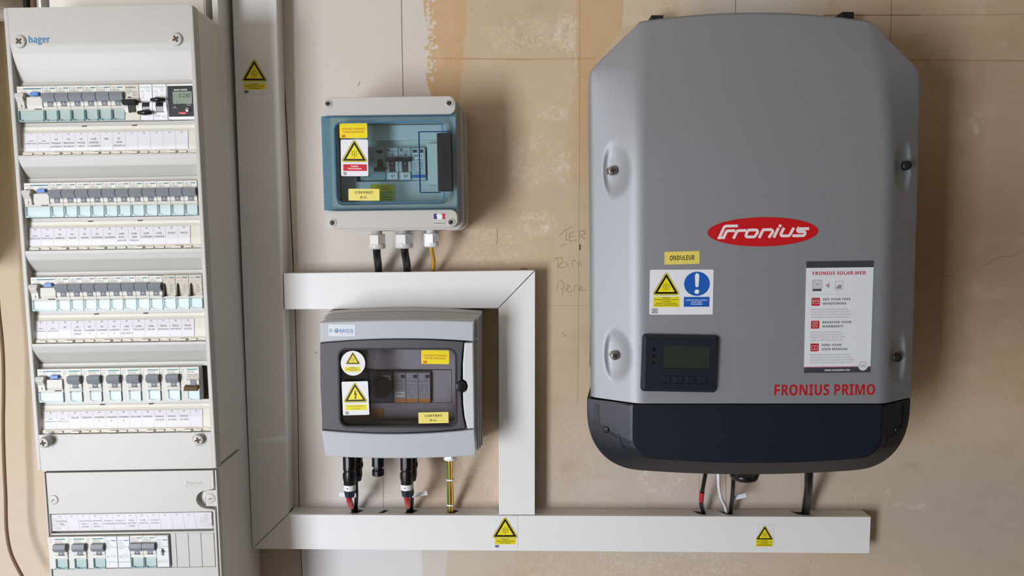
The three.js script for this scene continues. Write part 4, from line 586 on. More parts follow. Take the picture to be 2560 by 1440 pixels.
  s = spot(1046, 1030.5, 1121.5, 1058, 0.1139, D); sticker('sticker', door, s.w, s.h, (c, w2, h) => nameplate(c, w2, h, [['COFFRET', .6], ['D.C.', .26]]), { p: s.p, turn: 1.2, label: 'yellow name plate reading COFFRET D.C.' });
  s = spot(893, 1021, 959, 1047, 0.0525, D); sticker('sticker', inner, s.w, s.h, (c, w2, h) => { fill(c, '#b5863a', 0, 0, w2, h); lines(c, [['COUPURE', w2 * .5], ["D'URGENCE A", w2 * .6], ["L'ONDULEUR", w2 * .7]], w2 / 2, h * .3, h * .28, h * .2, { bold: 1, color: '#5a2a14' }); }, { p: s.p, turn: -1, label: 'amber notice behind the smoked window' });
  const g = cableGland(D, at(1125, 1146, .075).x, -0.3200, 0.075, 0.0093, 0.0155, M.whiteModule);
  // sockets of the solar plugs, in the floor of the box
  mesh('sockets', [[874, .082], [892, .05], [945, .082], [963, .05], [1016, .082], [1029, .05]].map(([px, z]) => lathe([[0, 0.004], [0.0088, 0.004], [0.0088, -0.003], [0.0076, -0.0035], [0, -0.0035]], 20).translate(at(px, 1146, z).x, -0.3215, z)), M.black, D);
  // devices inside
  const DX = (px) => at(px, 970, 0.058).x;
  let o = thing('isolator_switch', 'dark blue isolator switch behind the smoked window, left of the grey cartridges', 'switch', [(DX(877) + DX(984)) / 2, EYE - 0.2338, 0.058]); let ow = DX(984) - DX(877);
  mesh('housing', [rb(-ow / 2, ow / 2, -0.0225, 0.0225, -0.03, 0, 0.001)], std('#1a2540', .4), o); mesh('rotary_handle', [lathe([[0, 0.012], [0.011, 0.012], [0.014, 0.009], [0.016, 0]], 30).rotateX(Math.PI / 2).translate(ow * .22, 0, 0), rb(ow * .22 - 0.004, ow * .22 + 0.004, -0.012, 0.012, 0.006, 0.017, 0.001)], std('#121a30', .35), o); mesh('terminal_cover', rb(-ow * .36, -ow * .1, -0.012, 0.0215, -0.001, 0.006, 0.001), std('#3b5680', .4), o);
  mesh('arrow_mark', b6(0.0115 + ow * .08, 0.0122 + ow * .08, -0.015, -0.0115, 0, 0.0004).rotateZ(-0.0), M.mark, o); whiteTag('tag', o, 957, 938, 977.5, 951, 0.0591, 'H', .3);
  o = thing('surge_protector', 'grey three-cartridge surge arrester with orange base behind the smoked window', 'surge arrester', [(DX(985) + DX(1076)) / 2, EYE - 0.2338, 0.058]); ow = DX(1076) - DX(985);
  mesh('base', b6(-ow / 2, ow / 2, -0.0225, 0.0225, -0.03, -0.004), std('#8f9192', .5), o); seed = 21;
  const cart = face(16.6, 43, 12, '#a3a5a8', (c) => { fill(c, '#2c2e30', 10, 2.4, 6, 5); smallPrint(c, 1, 10.5, 14, 2); smallPrint(c, 1, 17, 14, 1); smallPrint(c, 1, 20, 6, 5, 2.3); smallPrint(c, 10, 20, 4, 4, 2.3); txt(c, 'CITEL', 8, 34.6, 2.6, { color: '#55585c', fit: 8 }); fill(c, '#c98a3e', 0, 37.4, 16.6, 5.6); });
  for (let i = 0; i < 3; i++) { const cw = ow / 3, cm = mesh('cartridge', rb(-cw / 2 + 0.0002, cw / 2 - 0.0002, -0.0225, 0.0215, -0.0045, 0.001, 0.0006), std('#9c9ea1', .5), o); cm.position.x = (i - 1) * cw; const f = mesh('front_plate', flatShape(cw - 0.0008, 0.0430, 0.0003), cart, cm); f.position.set(0, -0.0006, 0.0011); }
  whiteTag('tag', o, 990, 979.5, 1011.5, 992, 0.0596, 'PF1', .84, 1);
}
// solar plugs and their cables
const plugKinds = {};
function plug(px, z, len, label, band) {
  const p = at(px, 1146, z), o = thing('solar_plug', label, 'plug', [p.x, EYE - 0.3250, z], 'black solar plugs under the dark-window enclosure'), short = len < 0.04;
  const body = short ? [[0, 0], [0.0082, 0], [0.0086, -0.003], [0.0086, -0.0175], [0.0058, -0.0195], [0.0058, -0.0210], [0.0086, -0.0235], [0.0086, -0.0300], [0.0078, -len], [0, -len]]
    : [[0, 0], [0.0084, 0], [0.0088, -0.003], [0.0088, -0.0225], [0.0078, -0.0245], [0.0088, -0.0285], [0.0088, -len * .62], [0.0082, -len * .64], [0.0082, -len * .84], [0, -len * .84]];
  mesh('shell', toCreasedNormals(lathe(body, 28), 0.5), M.black, o);
  mesh('arrow_print', [b6(-0.0026, -0.0021, short ? -0.022 : -0.019, -0.004, 0.0082, 0.0088), b6(0.0004, 0.0009, short ? -0.021 : -0.018, -0.004, 0.0084, 0.0089)], std('#b9bcc0', .5), o);
  if (!short) { mesh('gland_nut', toCreasedNormals(new THREE.CylinderGeometry(0.0084, 0.0066, len * .16, 10).translate(0, -len * .92, 0), .3), M.navyGloss, o); mesh('clip', [b6(-0.0093, -0.0078, -len * .58, -len * .45, -0.002, 0.002), b6(0.0078, 0.0093, -len * .58, -len * .45, -0.002, 0.002)], M.blackMatt, o); }
  if (band) { const b = mesh('marker_band', new THREE.CylinderGeometry(0.0086, 0.0086, len * .13, 24, 1, true).translate(0, -len * .77, 0), M.ring, o, 'white band with a plus sign'); b.material = std('#eaeaec', .4, { side: THREE.DoubleSide }); mesh('plus_sign', [bx(0.0026, 0.0005, 0.0003, -0.0016, -len * .77, 0.0086), bx(0.0005, 0.0026, 0.0003, -0.0016, -len * .77, 0.0086)], M.dark, b); }
  return o;
}
plug(873, .080, .0625, 'left front black solar plug with a white plus band under the dark-window enclosure', 1);
plug(891, .048, .0500, 'left rear black solar plug, half hidden behind the one with plus band');
plug(945, .080, .0310, 'short notched black solar plug between the two long ones, nothing plugged in', 0);
plug(1016, .080, .0615, 'right front black solar plug with a white plus band', 1);
plug(1028, .048, .0500, 'right rear black solar plug, half hidden behind its neighbour');
{
  const red = (a, b, lab) => { const o = thing('cable', lab, 'cable'); mesh('sheath', tube(drop(a), 0.0033), M.black, o); mesh('red_tape', tube(drop(b), 0.0042, 12), M.red, o, 'band of red tape'); };
  red([[873, 1205, .080], [872, 1236, .079], [872, 1250, .073], [877, 1264, .050], [884, 1279, .0135], [886, 1296, .011]], [[872.2, 1237, .0785], [873, 1248, .0735], [875, 1257, .063], [878.5, 1266, .048]], 'black cable with red tape leaving the left plus plug');
  red([[1016, 1205, .080], [1016, 1236, .079], [1018, 1252, .070], [1020, 1264, .050], [1021, 1279, .0135], [1022, 1296, .011]], [[1016.1, 1236, .0785], [1017.4, 1248, .073], [1019, 1257, .063], [1020, 1264, .050]], 'black cable with red tape leaving the right plus plug');
  solo('cable', tube(drop([[890, 1180, .048], [890, 1208, .048], [891, 1235, .042], [890, 1262, .022], [889.5, 1282, .008]]), 0.0030), M.black, 'plain black cable behind the left red-taped cable', 'cable');
  solo('cable', tube(drop([[1028, 1180, .048], [1028, 1208, .048], [1030, 1235, .042], [1029, 1262, .022], [1028, 1282, .008]]), 0.0030), M.black, 'plain black cable behind the right red-taped cable', 'cable');
  const flag = (px0, py0, px1, py1, z, label) => { const a = at(px0, py0, z), b = at(px1, py1, z), w = Math.hypot(b.x - a.x, b.y - a.y), o = solo('cable_flag', flatShape(w, 0.0066, 0.0002), printed(w * 1000, 6.6, 12, (c, W, H) => { fill(c, '#eaeaee', 0, 0, W, H); fill(c, '#333', W * .72, H * .42, 1.6, .5); }), label, 'cable label', 'white cable flags'); o.position.copy(a.add(b).multiplyScalar(.5)); o.rotation.z = Math.atan2(b.y - a.y, b.x - a.x); };
  flag(848, 1236, 890, 1238, .046, 'white paper flag peeping out left of the left solar plugs'); flag(1030, 1239, 1068, 1232, .043, 'white paper flag sticking out right of the right solar plugs'); flag(1830, 1246, 1865, 1238, .036, 'white paper flag on the black cable under the inverter');
  const w = thing('earth_wire', 'bundle of green and yellow earth wires under the dark-window enclosure, tied with white ties', 'wire');
  for (const [dx, m, d] of [[-5, M.green, 0], [-1.5, M.brass, .001], [2, M.recess, -.001], [5, M.brass, .0005]]) mesh('strand', tube(drop([[1124 + dx * .8, 1138, .076 + d], [1124 + dx, 1156, .075 + d], [1125 + dx, 1180, .066 + d], [1125 + dx * .9, 1205, .052 + d], [1126 + dx * 1.2, 1240, .034 + d], [1126 + dx, 1268, .019 + d], [1125 + dx, 1290, .0115]]), 0.0015, 30, 8), m, w);
  for (const [py, z] of [[1199, .0555], [1262, .0225]]) { const t = mesh('tie', new THREE.TorusGeometry(0.0052, 0.0008, 8, 24).rotateX(Math.PI / 2).scale(1, 1.6, .7), M.ring, w); t.position.copy(at(1126, py, z)); }
}

// ------------------------------------------------------------ inverter
const inv = thing('inverter', 'large grey wall-mounted inverter with dark lower cover, small display and red oval logo', 'inverter', [0.3055, EYE, 0]);
{
  const H = 0.2475, B = -0.2215, skew = (y) => -0.0170 * (y + 0.05);
  const widthO = (y) => { const t = (y - 0.190) / (H - 0.190), k = (t + Math.sqrt(t * t + 0.012)) / 2; return 0.2067 - k * 0.0635; };
  const zR = (y) => { const k = Math.max(0, (y - 0.06) / (H - 0.06)); return 0.2050 - 0.036 * k * k; };
  const hR = (y) => { const k = Math.max(0, (y - 0.06) / (H - 0.06)); return 0.1530 - 0.0140 * k * k; };
  const zO = (y) => Math.min(0.1700, zR(y) - 0.0015);
  const dimples = [[-1, 0.066], [-1, -0.164], [1, 0.0705], [1, -0.167]];
  const section = (y) => {                                   // half outline from the middle of the front to the back edge
    const a = hR(y), b = Math.max(widthO(y), a + 0.0015), zf = zR(y), zo = zO(y), o = [], r = Math.min(0.010, (b - a) * .45), L = Math.hypot(b - a, zf - zo) || 1, u = [(b - a) / L, (zo - zf) / L];
    for (let i = 0; i <= 6; i++) o.push([(a - r) * i / 6, zf]);
    for (let i = 1; i <= 6; i++) { const t = i / 6, q = [a + u[0] * r, zf + u[1] * r]; o.push([(1 - t) * (1 - t) * (a - r) + 2 * t * (1 - t) * a + t * t * q[0], (1 - t) * (1 - t) * zf + 2 * t * (1 - t) * zf + t * t * q[1]]); }
    const s0 = r, s1 = L - Math.min(0.006, L * .2); for (let i = 1; i <= 26; i++) { const s = lerp(s0, s1, i / 26); o.push([a + u[0] * s, zf + u[1] * s]); }
    const q = Math.min(0.006, L * .2), e = [a + u[0] * s1, zf + u[1] * s1]; for (let i = 1; i <= 5; i++) { const t = i / 5; o.push([(1 - t) * (1 - t) * e[0] + 2 * t * (1 - t) * b + t * t * b, (1 - t) * (1 - t) * e[1] + 2 * t * (1 - t) * zo + t * t * (zo - q)]); }
    for (let i = 1; i <= 4; i++) o.push([b - 0.0125 * i / 4, lerp(zo - q, 0.075, i / 4)]);
    return o;
  };
  const ys = []; for (let i = 0; i <= 170; i++) ys.push(lerp(B, H, i / 170));
  const pos = [], idx = [], n = section(0).length, row = 2 * n - 1;
  ys.forEach((y) => {
    const h = section(y), full = [...h.slice(1).reverse().map(([x, z]) => [-x, z]), ...h];
    full.forEach(([x, z], i) => {
      let px = x, pz = z; const s = Math.sign(x);
      for (const [side, dy] of dimples) if (side === s && Math.abs(x) > 0.158) {           // pressed-in seat round each cover screw
        const d = (y - dy) / 0.036, e = (Math.abs(x) - 0.180) / (Math.abs(x) < 0.180 ? 0.021 : 0.011), k = Math.max(0, 1 - d * d - e * e * .9); pz -= 0.0048 * k * k * (3 - 2 * k) * (z > 0.16 ? 1 : 0);
      }
      const bulge = 0.0118 * Math.max(0, 1 - (x / 0.150) ** 2) * Math.max(0, (y - 0.14) / (H - 0.14)) ** 2;   // the upper edge is a flat arch
      pos.push(px + skew(y), y + bulge, pz);
    });
  });
  for (let j = 0; j < ys.length - 1; j++) for (let i = 0; i < row - 1; i++) { const a = j * row + i, b = a + 1, c = a + row, d = c + 1; idx.push(a, b, c, b, d, c); }
  const last = (ys.length - 1) * row, mid = pos.length / 3;   // the roof bends back to the wall
  for (let k = 1; k <= 3; k++) for (let i = 0; i < row; i++) { const [x, y, z] = pos.slice((last + i) * 3, (last + i) * 3 + 3), t = k / 3; pos.push(x, y - (k === 3 ? 0.004 : 0) + (k < 3 ? 0.0012 * k : 0), lerp(z, 0.075, t * t)); }
  for (let k = 0; k < 3; k++) for (let i = 0; i < row - 1; i++) { const s = k ? mid + (k - 1) * row : last, e = mid + k * row; idx.push(s + i, s + i + 1, e + i, s + i + 1, e + i + 1, e + i); }
  const g = new THREE.BufferGeometry(); g.setAttribute('position', new THREE.Float32BufferAttribute(pos, 3)); g.setIndex(idx);
  const uv = new Float32Array(pos.length / 3 * 2); g.setAttribute('uv', new THREE.BufferAttribute(uv, 2)); g.computeVertexNormals();
  mesh('cover', g, M.cover, inv);
  mesh('rear_body', [rb(-0.1930, 0.1930, -0.222, 0.140, 0.028, 0.085, 0.02, 4), rb(-0.190, 0.19, B, 0.20, 0.05, 0.150, 0.004)], M.blackMatt, inv);
  for (const px of [1640, 2110]) { const p = at(px, 46, 0.02).x - 0.3055 - 0.001; mesh('mounting_hook', rb(p - 0.0085, p + 0.0085, 0.24, at(px, px < 1700 ? 45 : 37, 0.02).y - EYE, 0.0005, 0.035, 0.0008), M.blackMatt, inv); }

  // lower cover: front panel, wide chamfer, side walls; seen as a bowl
  const bowl = (hw, top, bot, cr, sag, m = 18) => { const o = [[-hw, top]]; for (let i = 0; i <= m; i++) { const a = Math.PI + Math.PI / 2 * i / m, p = 0.82; o.push([-hw + cr[0] + cr[0] * -Math.pow(Math.abs(Math.cos(a)), p), bot + cr[1] - cr[1] * Math.pow(Math.abs(Math.sin(a)), p)]); } for (let i = 1; i < 16; i++) { const t = i / 16; o.push([lerp(-hw + cr[0], hw - cr[0], t), bot]); } const half = o.slice(0, 1 + m + 1).map(([x, y]) => [-x, y]).reverse(); const all = [...o, ...half]; return all.map(([x, y]) => [x, y - sag * (1 - (x / hw) ** 2) * Math.max(0, (top - y) / (top - bot))]); };
  const T = -0.2240, fr = bowl(0.1550, T, -0.2890, [0.030, 0.028], 0.0085), ou = bowl(0.2075, T, -0.3120, [0.070, 0.078], 0.0120), bk = bowl(0.1890, T, -0.3040, [0.070, 0.074], 0.011);
  const strip = (A, za, Bp, zb) => { const p = [], t = []; A.forEach((a, i) => { p.push(a[0], a[1], za, Bp[i][0], Bp[i][1], zb); if (i) { const k = i * 2; t.push(k - 2, k - 1, k, k - 1, k + 1, k); } }); const q = new THREE.BufferGeometry(); q.setAttribute('position', new THREE.Float32BufferAttribute(p, 3)); q.setAttribute('uv', new THREE.Float32BufferAttribute(new Float32Array(p.length / 3 * 2), 2)); q.setIndex(t); q.computeVertexNormals(); return q.toNonIndexed(); };
  const f2 = fr.map(([x, y]) => [x * 1.02, y - 0.0018]), o2 = ou.map(([x, y]) => [x * 1.004, y - 0.0008]);
  const lidTop = (() => { const a = [[-0.2075, 0.168], [-0.1570, 0.1985], [0.1570, 0.1985], [0.2075, 0.168], [0.1890, 0.05], [-0.1890, 0.05]]; return poly(a.map(([x, z]) => [x, -z]), 0, 0.001, 0).rotateX(-Math.PI / 2).translate(0, T - 0.001, 0); })();
  const lower = mesh('lower_cover', [poly(fr, 0.196, 0.2000, 0), strip(fr, 0.2000, f2, 0.1988), strip(f2, 0.1988, ou, 0.1690), strip(ou, 0.1690, o2, 0.1650), strip(o2, 0.1650, bk, 0.05), lidTop, poly(bk.map(([x, y]) => [x * .985, y + 0.003]), 0.048, 0.0505, 0)].map((q) => toCreasedNormals(q, 0.6)), M.navy, inv);
  mesh('seam_edge', [b6(-0.152, 0.154, T - 0.0001, T + 0.0022, 0.186, 0.1985)], M.black, lower);
  for (const s of [-1, 1]) {                                  // corner of the lower cover: darker ribbon for the shade of a screw recess
    const onChamfer = (u, t, lift) => { const k = Math.min(17, Math.floor(u)), q = u - k, A = [0, 1].map((d) => [f2[k + d], ou[k + d]]), P = [0, 1].map((e) => [lerp(A[0][e][0], A[1][e][0], q), lerp(A[0][e][1], A[1][e][1], q)]); return [lerp(P[0][0], P[1][0], t), lerp(P[0][1], P[1][1], t), lerp(0.1988, 0.1690, t) + lift]; };
    const ribbon = (u0, u1, ta, tb, lift) => { const p = [], t = [], n = 24; for (let i = 0; i <= n; i++) { const f = i / n, u = lerp(u0, u1, f); for (const e of [ta(f), tb(f)]) { const [x, y, z] = onChamfer(u, e, lift); p.push((s > 0 ? 1 : -1) * Math.abs(x), y, z); } if (i) { const k = i * 2; t.push(...(s < 0 ? [k - 2, k - 1, k, k - 1, k + 1, k] : [k - 2, k, k - 1, k - 1, k, k + 1])); } } const q = new THREE.BufferGeometry(); q.setAttribute('position', new THREE.Float32BufferAttribute(p, 3)); q.setAttribute('uv', new THREE.Float32BufferAttribute(new Float32Array(p.length / 3 * 2), 2)); q.setIndex(t); q.computeVertexNormals(); return q; };
    mesh('channel_shade', ribbon(0.35, 8.5, (f) => lerp(0.74, 0.30, Math.min(1, Math.max(0, (f - 0.30) * 5))), (f) => lerp(0.84, 0.90, f), 0.0007), std('#0b111b', .55), lower);
    mesh('channel_rib', ribbon(2.9, 8.5, () => 0.26, () => 0.30, 0.0010), M.navyGloss, lower);
    const sc = mesh('screw', lathe([[0, 0.003], [0.003, 0.003], [0.0044, 0.0018], [0.0047, 0]], 22).rotateX(Math.PI / 2), M.darkSteel, inv); sc.position.set(s * 0.1850, -0.2610, 0.1812); sc.rotation.y = s * 0.4;
    const k = mesh('cross_recess', [bx(0.005, 0.0011, 0.0003), bx(0.0011, 0.0019, 0.0003, 0, 0.0015), bx(0.0011, 0.0019, 0.0003, 0, -0.0015)], M.dark, sc); k.position.z = 0.003; k.rotation.z = 0.5;
  }
  for (const [px, py, s] of [[1531, 427, -1], [1537, 888, -1], [2264, 414, 1], [2240, 893, 1]]) {
    const p = at(px, py, 0.186); inv.worldToLocal(p);
    const sc = mesh('screw', lathe([[0, 0.0052], [0.0040, 0.0052], [0.0054, 0.0044], [0.0058, 0.003], [0.0058, -0.006], [0.0068, -0.006], [0.0068, -0.008]], 26).rotateX(Math.PI / 2), s < 0 ? M.steel : M.darkSteel, inv, 'steel cover screw'); sc.position.copy(p); sc.rotation.y = 0;  // right-hand screws take darker steel, their shade put into the colour
    const k = mesh('cross_recess', [bx(0.0058, 0.0016, 0.0004), bx(0.0016, 0.0021, 0.0004, 0, 0.00185), bx(0.0016, 0.0021, 0.0004, 0, -0.00185)], M.dark, sc); k.position.z = 0.0052; k.rotation.z = 0.5;
  }
  // display unit
  const a = at(1606, 838, 0.212), b = at(1794, 981, 0.212), dw = b.x - a.x, dh = a.y - b.y, du = new THREE.Group(); du.name = 'display_unit'; inv.add(du);
  du.position.set((a.x + b.x) / 2 - 0.3055, (a.y + b.y) / 2 - EYE, 0.2048); du.rotation.z = -0.018; du.userData.label = 'dark display unit with a blank screen, three lamps and four keys';
  const fx = (px) => lerp(-dw / 2, dw / 2, (px - 130) / (1645 - 130)), fy = (py) => lerp(dh / 2, -dh / 2, (py - 145) / (1285 - 145)), Z = 0.0088;
  const outer = rr(-dw / 2, dw / 2, -dh / 2, dh / 2, 0.0045), holes = [hole(fx(530), fx(1445), fy(805), fy(350), 0.0004)];
  for (const py of [433, 560, 690]) { const q = new THREE.Path(); q.absarc(fx(355), fy(py), 0.0021, 0, Math.PI * 2); holes.push(q); }
  [[525, 705], [765, 945], [1005, 1185], [1245, 1428]].forEach(([u, v]) => holes.push(hole(fx(u), fx(v), fy(1105), fy(945), 0.0012)));
  const frame = new THREE.ExtrudeGeometry(outer, { depth: 0.004, bevelEnabled: true, bevelThickness: 0.0044, bevelSize: 0.0040, bevelOffset: -0.0040, bevelSegments: 1 });
  { const p = frame.attributes.position; for (let i = 0; i < p.count; i++) if (p.getZ(i) < 0) p.setZ(i, 0); frame.scale(1, 1, 1).translate(0, 0, -0.0002); }
  mesh('housing', frame, M.navyGloss, du);
  mesh('face_plate', poly(rr(-dw / 2 + 0.0041, dw / 2 - 0.0041, -dh / 2 + 0.0041, dh / 2 - 0.0041, 0.001), 0.0082, Z + 0.0010, 0, holes), M.navy, du);
  mesh('screen', b6(fx(530), fx(1445), fy(805), fy(350), 0.0081, 0.0085), M.screen, du, 'blank dark green screen');
  for (const py of [433, 560, 690]) mesh('status_lamp', lathe([[0, 0.0006], [0.0012, 0.0005], [0.0018, 0]], 18).rotateX(Math.PI / 2).translate(fx(355), fy(py), 0.0082), std('#06070a', .2), du);
  [[535, 700], [775, 940], [1015, 1180], [1255, 1423]].forEach(([u, v]) => mesh('key', rb(fx(u), fx(v), fy(1098), fy(952), 0.0081, Z + 0.0008, 0.0005), M.navy, du));

  // prints and stickers
  const zf = 0.2052; let s;
  s = spot(1769.5, 543, 2044, 616, zf, inv); s.p.z = zf;
  sticker('logo', inv, s.w, s.h, (c, w, h) => {
    fill(c, '#c4141d', 0, 0, w, h); c.save(); c.lineJoin = 'miter';
    const k = w / 2190, X = (x, y) => [(x - 240) * k, (y - 108) * k + h * 0.005];
    const st = (pts) => { c.beginPath(); pts.forEach(([x, y, r, tx, ty], i) => { const q = X(x, y); if (!i) c.moveTo(...q); else if (r) c.arcTo(...q, ...X(tx, ty), r * k); else c.lineTo(...q); }); c.strokeStyle = '#eadfe0'; c.lineWidth = 56 * k; c.lineCap = 'butt'; c.stroke(); };
    st([[463, 520], [578, 268, 60, 840, 268], [838, 268]]); st([[548, 520], [622, 362, 40, 790, 362], [788, 362]]); pth(c, [[430, 520], [560, 520], [575, 470], [450, 470]].map(([x, y]) => X(x, y)), '#eadfe0');
    st([[752, 520], [832, 362, 40, 1000, 360], [1003, 360]]);
    st([[1080, 354], [1254, 354, 36, 1215, 430], [1172, 490, 44, 1000, 490], [976, 490, 34, 1040, 380], [1038, 354, 44, 1150, 354], [1200, 354]]);
    st([[1262, 515], [1340, 352, 12, 1500, 352], [1560, 352, 40, 1500, 450], [1452, 512]]); st([[1552, 512], [1645, 320]]); st([[1660, 305], [1688, 256]]);
    st([[1752, 320], [1672, 480, 34, 1850, 480], [1862, 480, 44, 1930, 330], [1946, 320]]); st([[1920, 480], [2150, 480, 30, 2190, 400], [2184, 402, 26, 2000, 402], [1990, 402, 34, 2030, 345], [2026, 344, 34, 2250, 344], [2250, 344]]);
    c.restore();
  }, { p: s.p, turn: .9, round: 1, ppm: 9, label: 'red oval logo with white slanted lettering' });
  s = spot(1661.5, 628.5, 1748.5, 660.5, zf, inv); sticker('sticker', inv, s.w, s.h, (c, w, h) => { nameplate(c, w, h, [['ONDULEUR', .72]], '#e6d268'); pth(c, [[w * .2, h * .1], [w * .08, h * .9]], 'rgba(255,250,200,.5)', .5); pth(c, [[w * .56, h * .05], [w * .42, h * .95]], 'rgba(255,250,200,.6)', .6); }, { p: s.p, turn: 1.4, label: 'yellow name plate reading ONDULEUR' });
  s = spot(1625, 674, 1781.5, 786.5, zf, inv); sticker('sticker', inv, s.w, s.h, (c, w, h) => {
    fill(c, '#e8e8ec', 0, 0, w, h); warning(c, w * .26, h * .115, w * .345); fill(c, '#e6d722', w * .06, h * .6, w * .415, h * .23);
    lines(c, [['Attention', w * .13], ['Présence de deux sources', w * .38], ['de tension', w * .15], ['-Réseau de distribution', w * .33], ['-Panneaux photovoltaïques', w * .39]], w * .265, h * .635, h * .041, h * .036, { bold: 1, color: '#33300c' });
    c.fillStyle = '#1a5cb4'; c.beginPath(); c.ellipse(w * .743, h * .315, w * .203, h * .268, 0, 0, 7); c.fill(); fill(c, '#1a5cb4', w * .54, h * .605, w * .405, h * .22); lines(c, [['Isoler les deux sources', w * .34], ['avant toute', w * .17], ['intervention', w * .18]], w * .742, h * .69, h * .044, h * .038, { bold: 1, color: '#e8eef8' });
    c.fillStyle = '#eef0f4'; c.beginPath(); c.moveTo(w * .708, h * .13); c.quadraticCurveTo(w * .742, h * .03, w * .778, h * .13); c.lineTo(w * .768, h * .37); c.quadraticCurveTo(w * .742, h * .41, w * .718, h * .37); c.fill(); c.beginPath(); c.arc(w * .743, h * .49, w * .036, 0, 7); c.fill(); makerMark(c, w * .033, h * .865, w * .1, h * .1, '#222', '#ddd');
  }, { p: s.p, turn: .2, r: 0.0014, ppm: 9, label: 'white sticker with a yellow triangle and a blue mandatory sign' });
  s = spot(2015.5, 652.5, 2176, 931.5, zf, inv); sticker('sticker', inv, s.w - 0.002, s.h, (c, w, h) => {
    fill(c, '#dfe3e8', 0, 0, w, h); fill(c, '#3c4048', 0, 0, w, h * .058); fill(c, '#3c4048', 0, h * .952, w, h * .048); fill(c, '#a0283a', 0, h * .945, w, h * .006);
    txt(c, 'FRONIUS SOLAR.WEB', w * .49, h * .121, h * .042, { bold: 1, color: '#b0202c', fit: w * .8 });
    c.save(); c.strokeStyle = '#555a60'; c.fillStyle = '#c9cdd2'; c.lineWidth = .35; c.beginPath(); c.roundRect(w * .1, h * .166, w * .14, h * .076, 1.2); c.fill(); c.stroke(); c.fillStyle = '#3c4048'; c.fillRect(w * .1, h * .246, w * .135, h * .018); c.fillRect(w * .15, h * .202, w * .05, .5); c.fillStyle = c.strokeStyle = '#a8283a'; c.beginPath(); c.arc(w * .305, h * .215, .6, 0, 7); c.fill(); for (let i = 1; i < 4; i++) { c.lineWidth = .7; c.beginPath(); c.arc(w * .3, h * .215, i * 1.25 + .3, -.8, .8); c.stroke(); } c.strokeStyle = '#777'; c.lineWidth = .35; c.strokeRect(w * .44, h * .178, w * .11, h * .076); c.fillStyle = '#555a60'; [.45, .6, .9, .7, .8].forEach((k, i) => c.fillRect(w * (.458 + i * .015), h * (.245 - k * .045), w * .01, h * k * .045)); c.restore();
    fill(c, '#b0b4ba', w * .09, h * .293, w * .83, .2);
    [['GET YOUR FREE', 'MONITORING', .42, .36, ['Kostenloses Anlagenmonitoring', 'Surveillance d’installation gratuite', 'Monitorización gratuita de instalaciones', 'Monitoraggio gratuito dell’impianto'], .545], ['REGISTER YOUR', 'WARRANTY', .44, .32, ['Registrieren Sie Ihre Garantie', 'Enregistrez votre garantie', 'Registrate la garantía', 'Esegui la registrazione di garanzia'], .46], ['FIND YOUR', 'USER MANUAL', .3, .4, ['Bedienungsanleitung herunterladen', 'Téléchargez vos instructions de service', 'Descargar y abrir el manual de instrucciones', 'Scarica e leggi le istruzioni per l’uso'], .6]].forEach(([l1, l2, f1, f2, rows, f3], i) => {
      const y = h * (.325 + i * .2045); c.fillStyle = '#b3202c'; c.beginPath(); c.roundRect(w * .09, y, w * .125, h * .07, 1); c.fill(); c.strokeStyle = '#f0e0e0'; c.lineWidth = .5;
      if (i === 0) { c.strokeRect(w * .11, y + h * .018, w * .085, h * .034); pth(c, [[w * .11, y + h * .04], [w * .135, y + h * .028], [w * .16, y + h * .036], [w * .19, y + h * .026]], '#f0e0e0', .6); } else if (i === 1) { c.strokeRect(w * .118, y + h * .012, w * .065, h * .044); for (let q = 0; q < 3; q++) fill(c, '#f0e0e0', w * .13, y + h * (.021 + q * .01), w * .04, .35); } else { c.strokeRect(w * .11, y + h * .02, w * .042, h * .034); c.strokeRect(w * .153, y + h * .02, w * .042, h * .034); }
      txt(c, l1, w * .255, y + h * .025, h * .028, { bold: 1, color: '#4a4e55', align: 'left', fit: w * f1 }); txt(c, l2, w * .255, y + h * .062, h * .028, { bold: 1, color: '#4a4e55', align: 'left', fit: w * f2 });
      rows.forEach((q, k) => txt(c, q, w * .085, y + h * (.108 + k * .0235), h * .0185, { color: '#8e9197', align: 'left', font: 'serif', fit: w * (f3 + (k === 2 ? .07 : (k % 2) * .03)) }));
    });
    txt(c, 'WWW.SOLARWEB.COM', w * .5, h * .985, h * .022, { bold: 1, color: '#e6e8ea', fit: w * .38 });
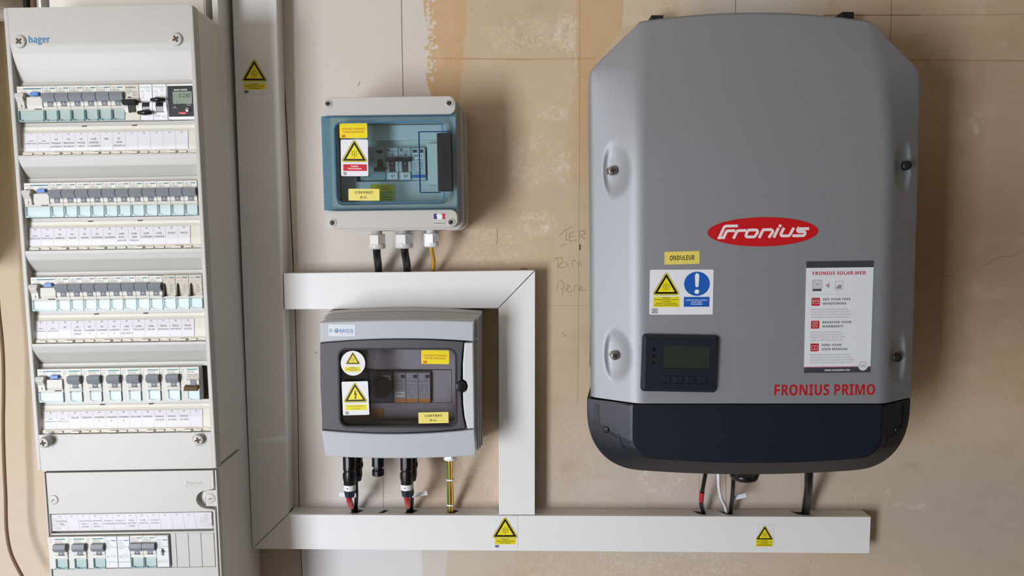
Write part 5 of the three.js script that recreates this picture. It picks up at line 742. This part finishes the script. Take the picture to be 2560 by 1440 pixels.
    c.fillStyle = '#dfe3e8'; c.beginPath(); c.arc(w * .885, h * .943, w * .072, 0, 7); c.fill(); c.strokeStyle = '#6a3a44'; c.lineWidth = .4; c.beginPath(); c.arc(w * .885, h * .943, w * .066, .6, 5.9); c.stroke(); txt(c, 'MADE IN', w * .885, h * .938, h * .011, { bold: 1, color: '#444', fit: w * .085 }); txt(c, 'AUSTRIA', w * .885, h * .952, h * .011, { bold: 1, color: '#444', fit: w * .085 });
  }, { p: s.p, turn: .7, ppm: 10, r: 0.001, label: 'tall white information sticker with red headings' });
  s = spot(1936.5, 961, 2187, 988, zf, inv); const model = mesh('model_name', letters('FRONIUS PRIMO', s.h, font, 0.0002, s.w), M.printRed, inv, 'red model lettering'); model.position.copy(s.p); model.rotation.z = .006; model.position.z = 0.2050;
  // gland at the bottom
  const gx = at(1860, 1190, 0.10).x - 0.3055; cableGland(inv, gx, -0.3250, 0.10, 0.0186, 0.0300, M.black).scale.set(1.05, 1, 1.05);
  mesh('gland_plug', lathe([[0, -0.3595], [0.003, -0.3590], [0.0042, -0.3565], [0.0042, -0.350]], 16).translate(gx + 0.006, 0, 0.100), M.ring, inv);
}
{
  const o = thing('cable', 'black cable with a red tape band under the left part of the inverter', 'cable');
  mesh('sheath', tube(drop([[1768, 1150, .08], [1764, 1180, .075], [1758, 1215, .062], [1753, 1245, .045], [1754, 1265, .030], [1760, 1286, .0135], [1762, 1300, .011]]), 0.0030), M.black, o);
  mesh('red_tape', tube(drop([[1755.6, 1229, .055], [1754, 1240, .048], [1753.4, 1252, .040]]), 0.0035, 12), M.red, o, 'band of red tape');
  solo('cable', tube(drop([[1795, 1150, .075], [1796, 1190, .070], [1797, 1215, .060], [1803, 1245, .044], [1812, 1264, .028], [1816, 1281, .0145], [1818, 1297, .013]]), 0.0024), M.ring, 'white cable curving down under the inverter, left of the black gland', 'cable');
  solo('cable', tube(drop([[1834, 1170, .075], [1833, 1205, .066], [1831, 1240, .046], [1828, 1265, .028], [1827, 1286, .0120], [1827, 1300, .009]]), 0.0030), M.black, 'black cable under the inverter carrying a white paper flag', 'cable');
  solo('cable', tube(drop([[2024, 1150, .085], [2022, 1190, .075], [2021, 1220, .060], [2017, 1255, .034], [2013, 1288, .0135], [2012, 1302, .011]]), 0.0060), M.black, 'thick black cable under the right part of the inverter', 'cable');
}
renderer.render(scene, camera);
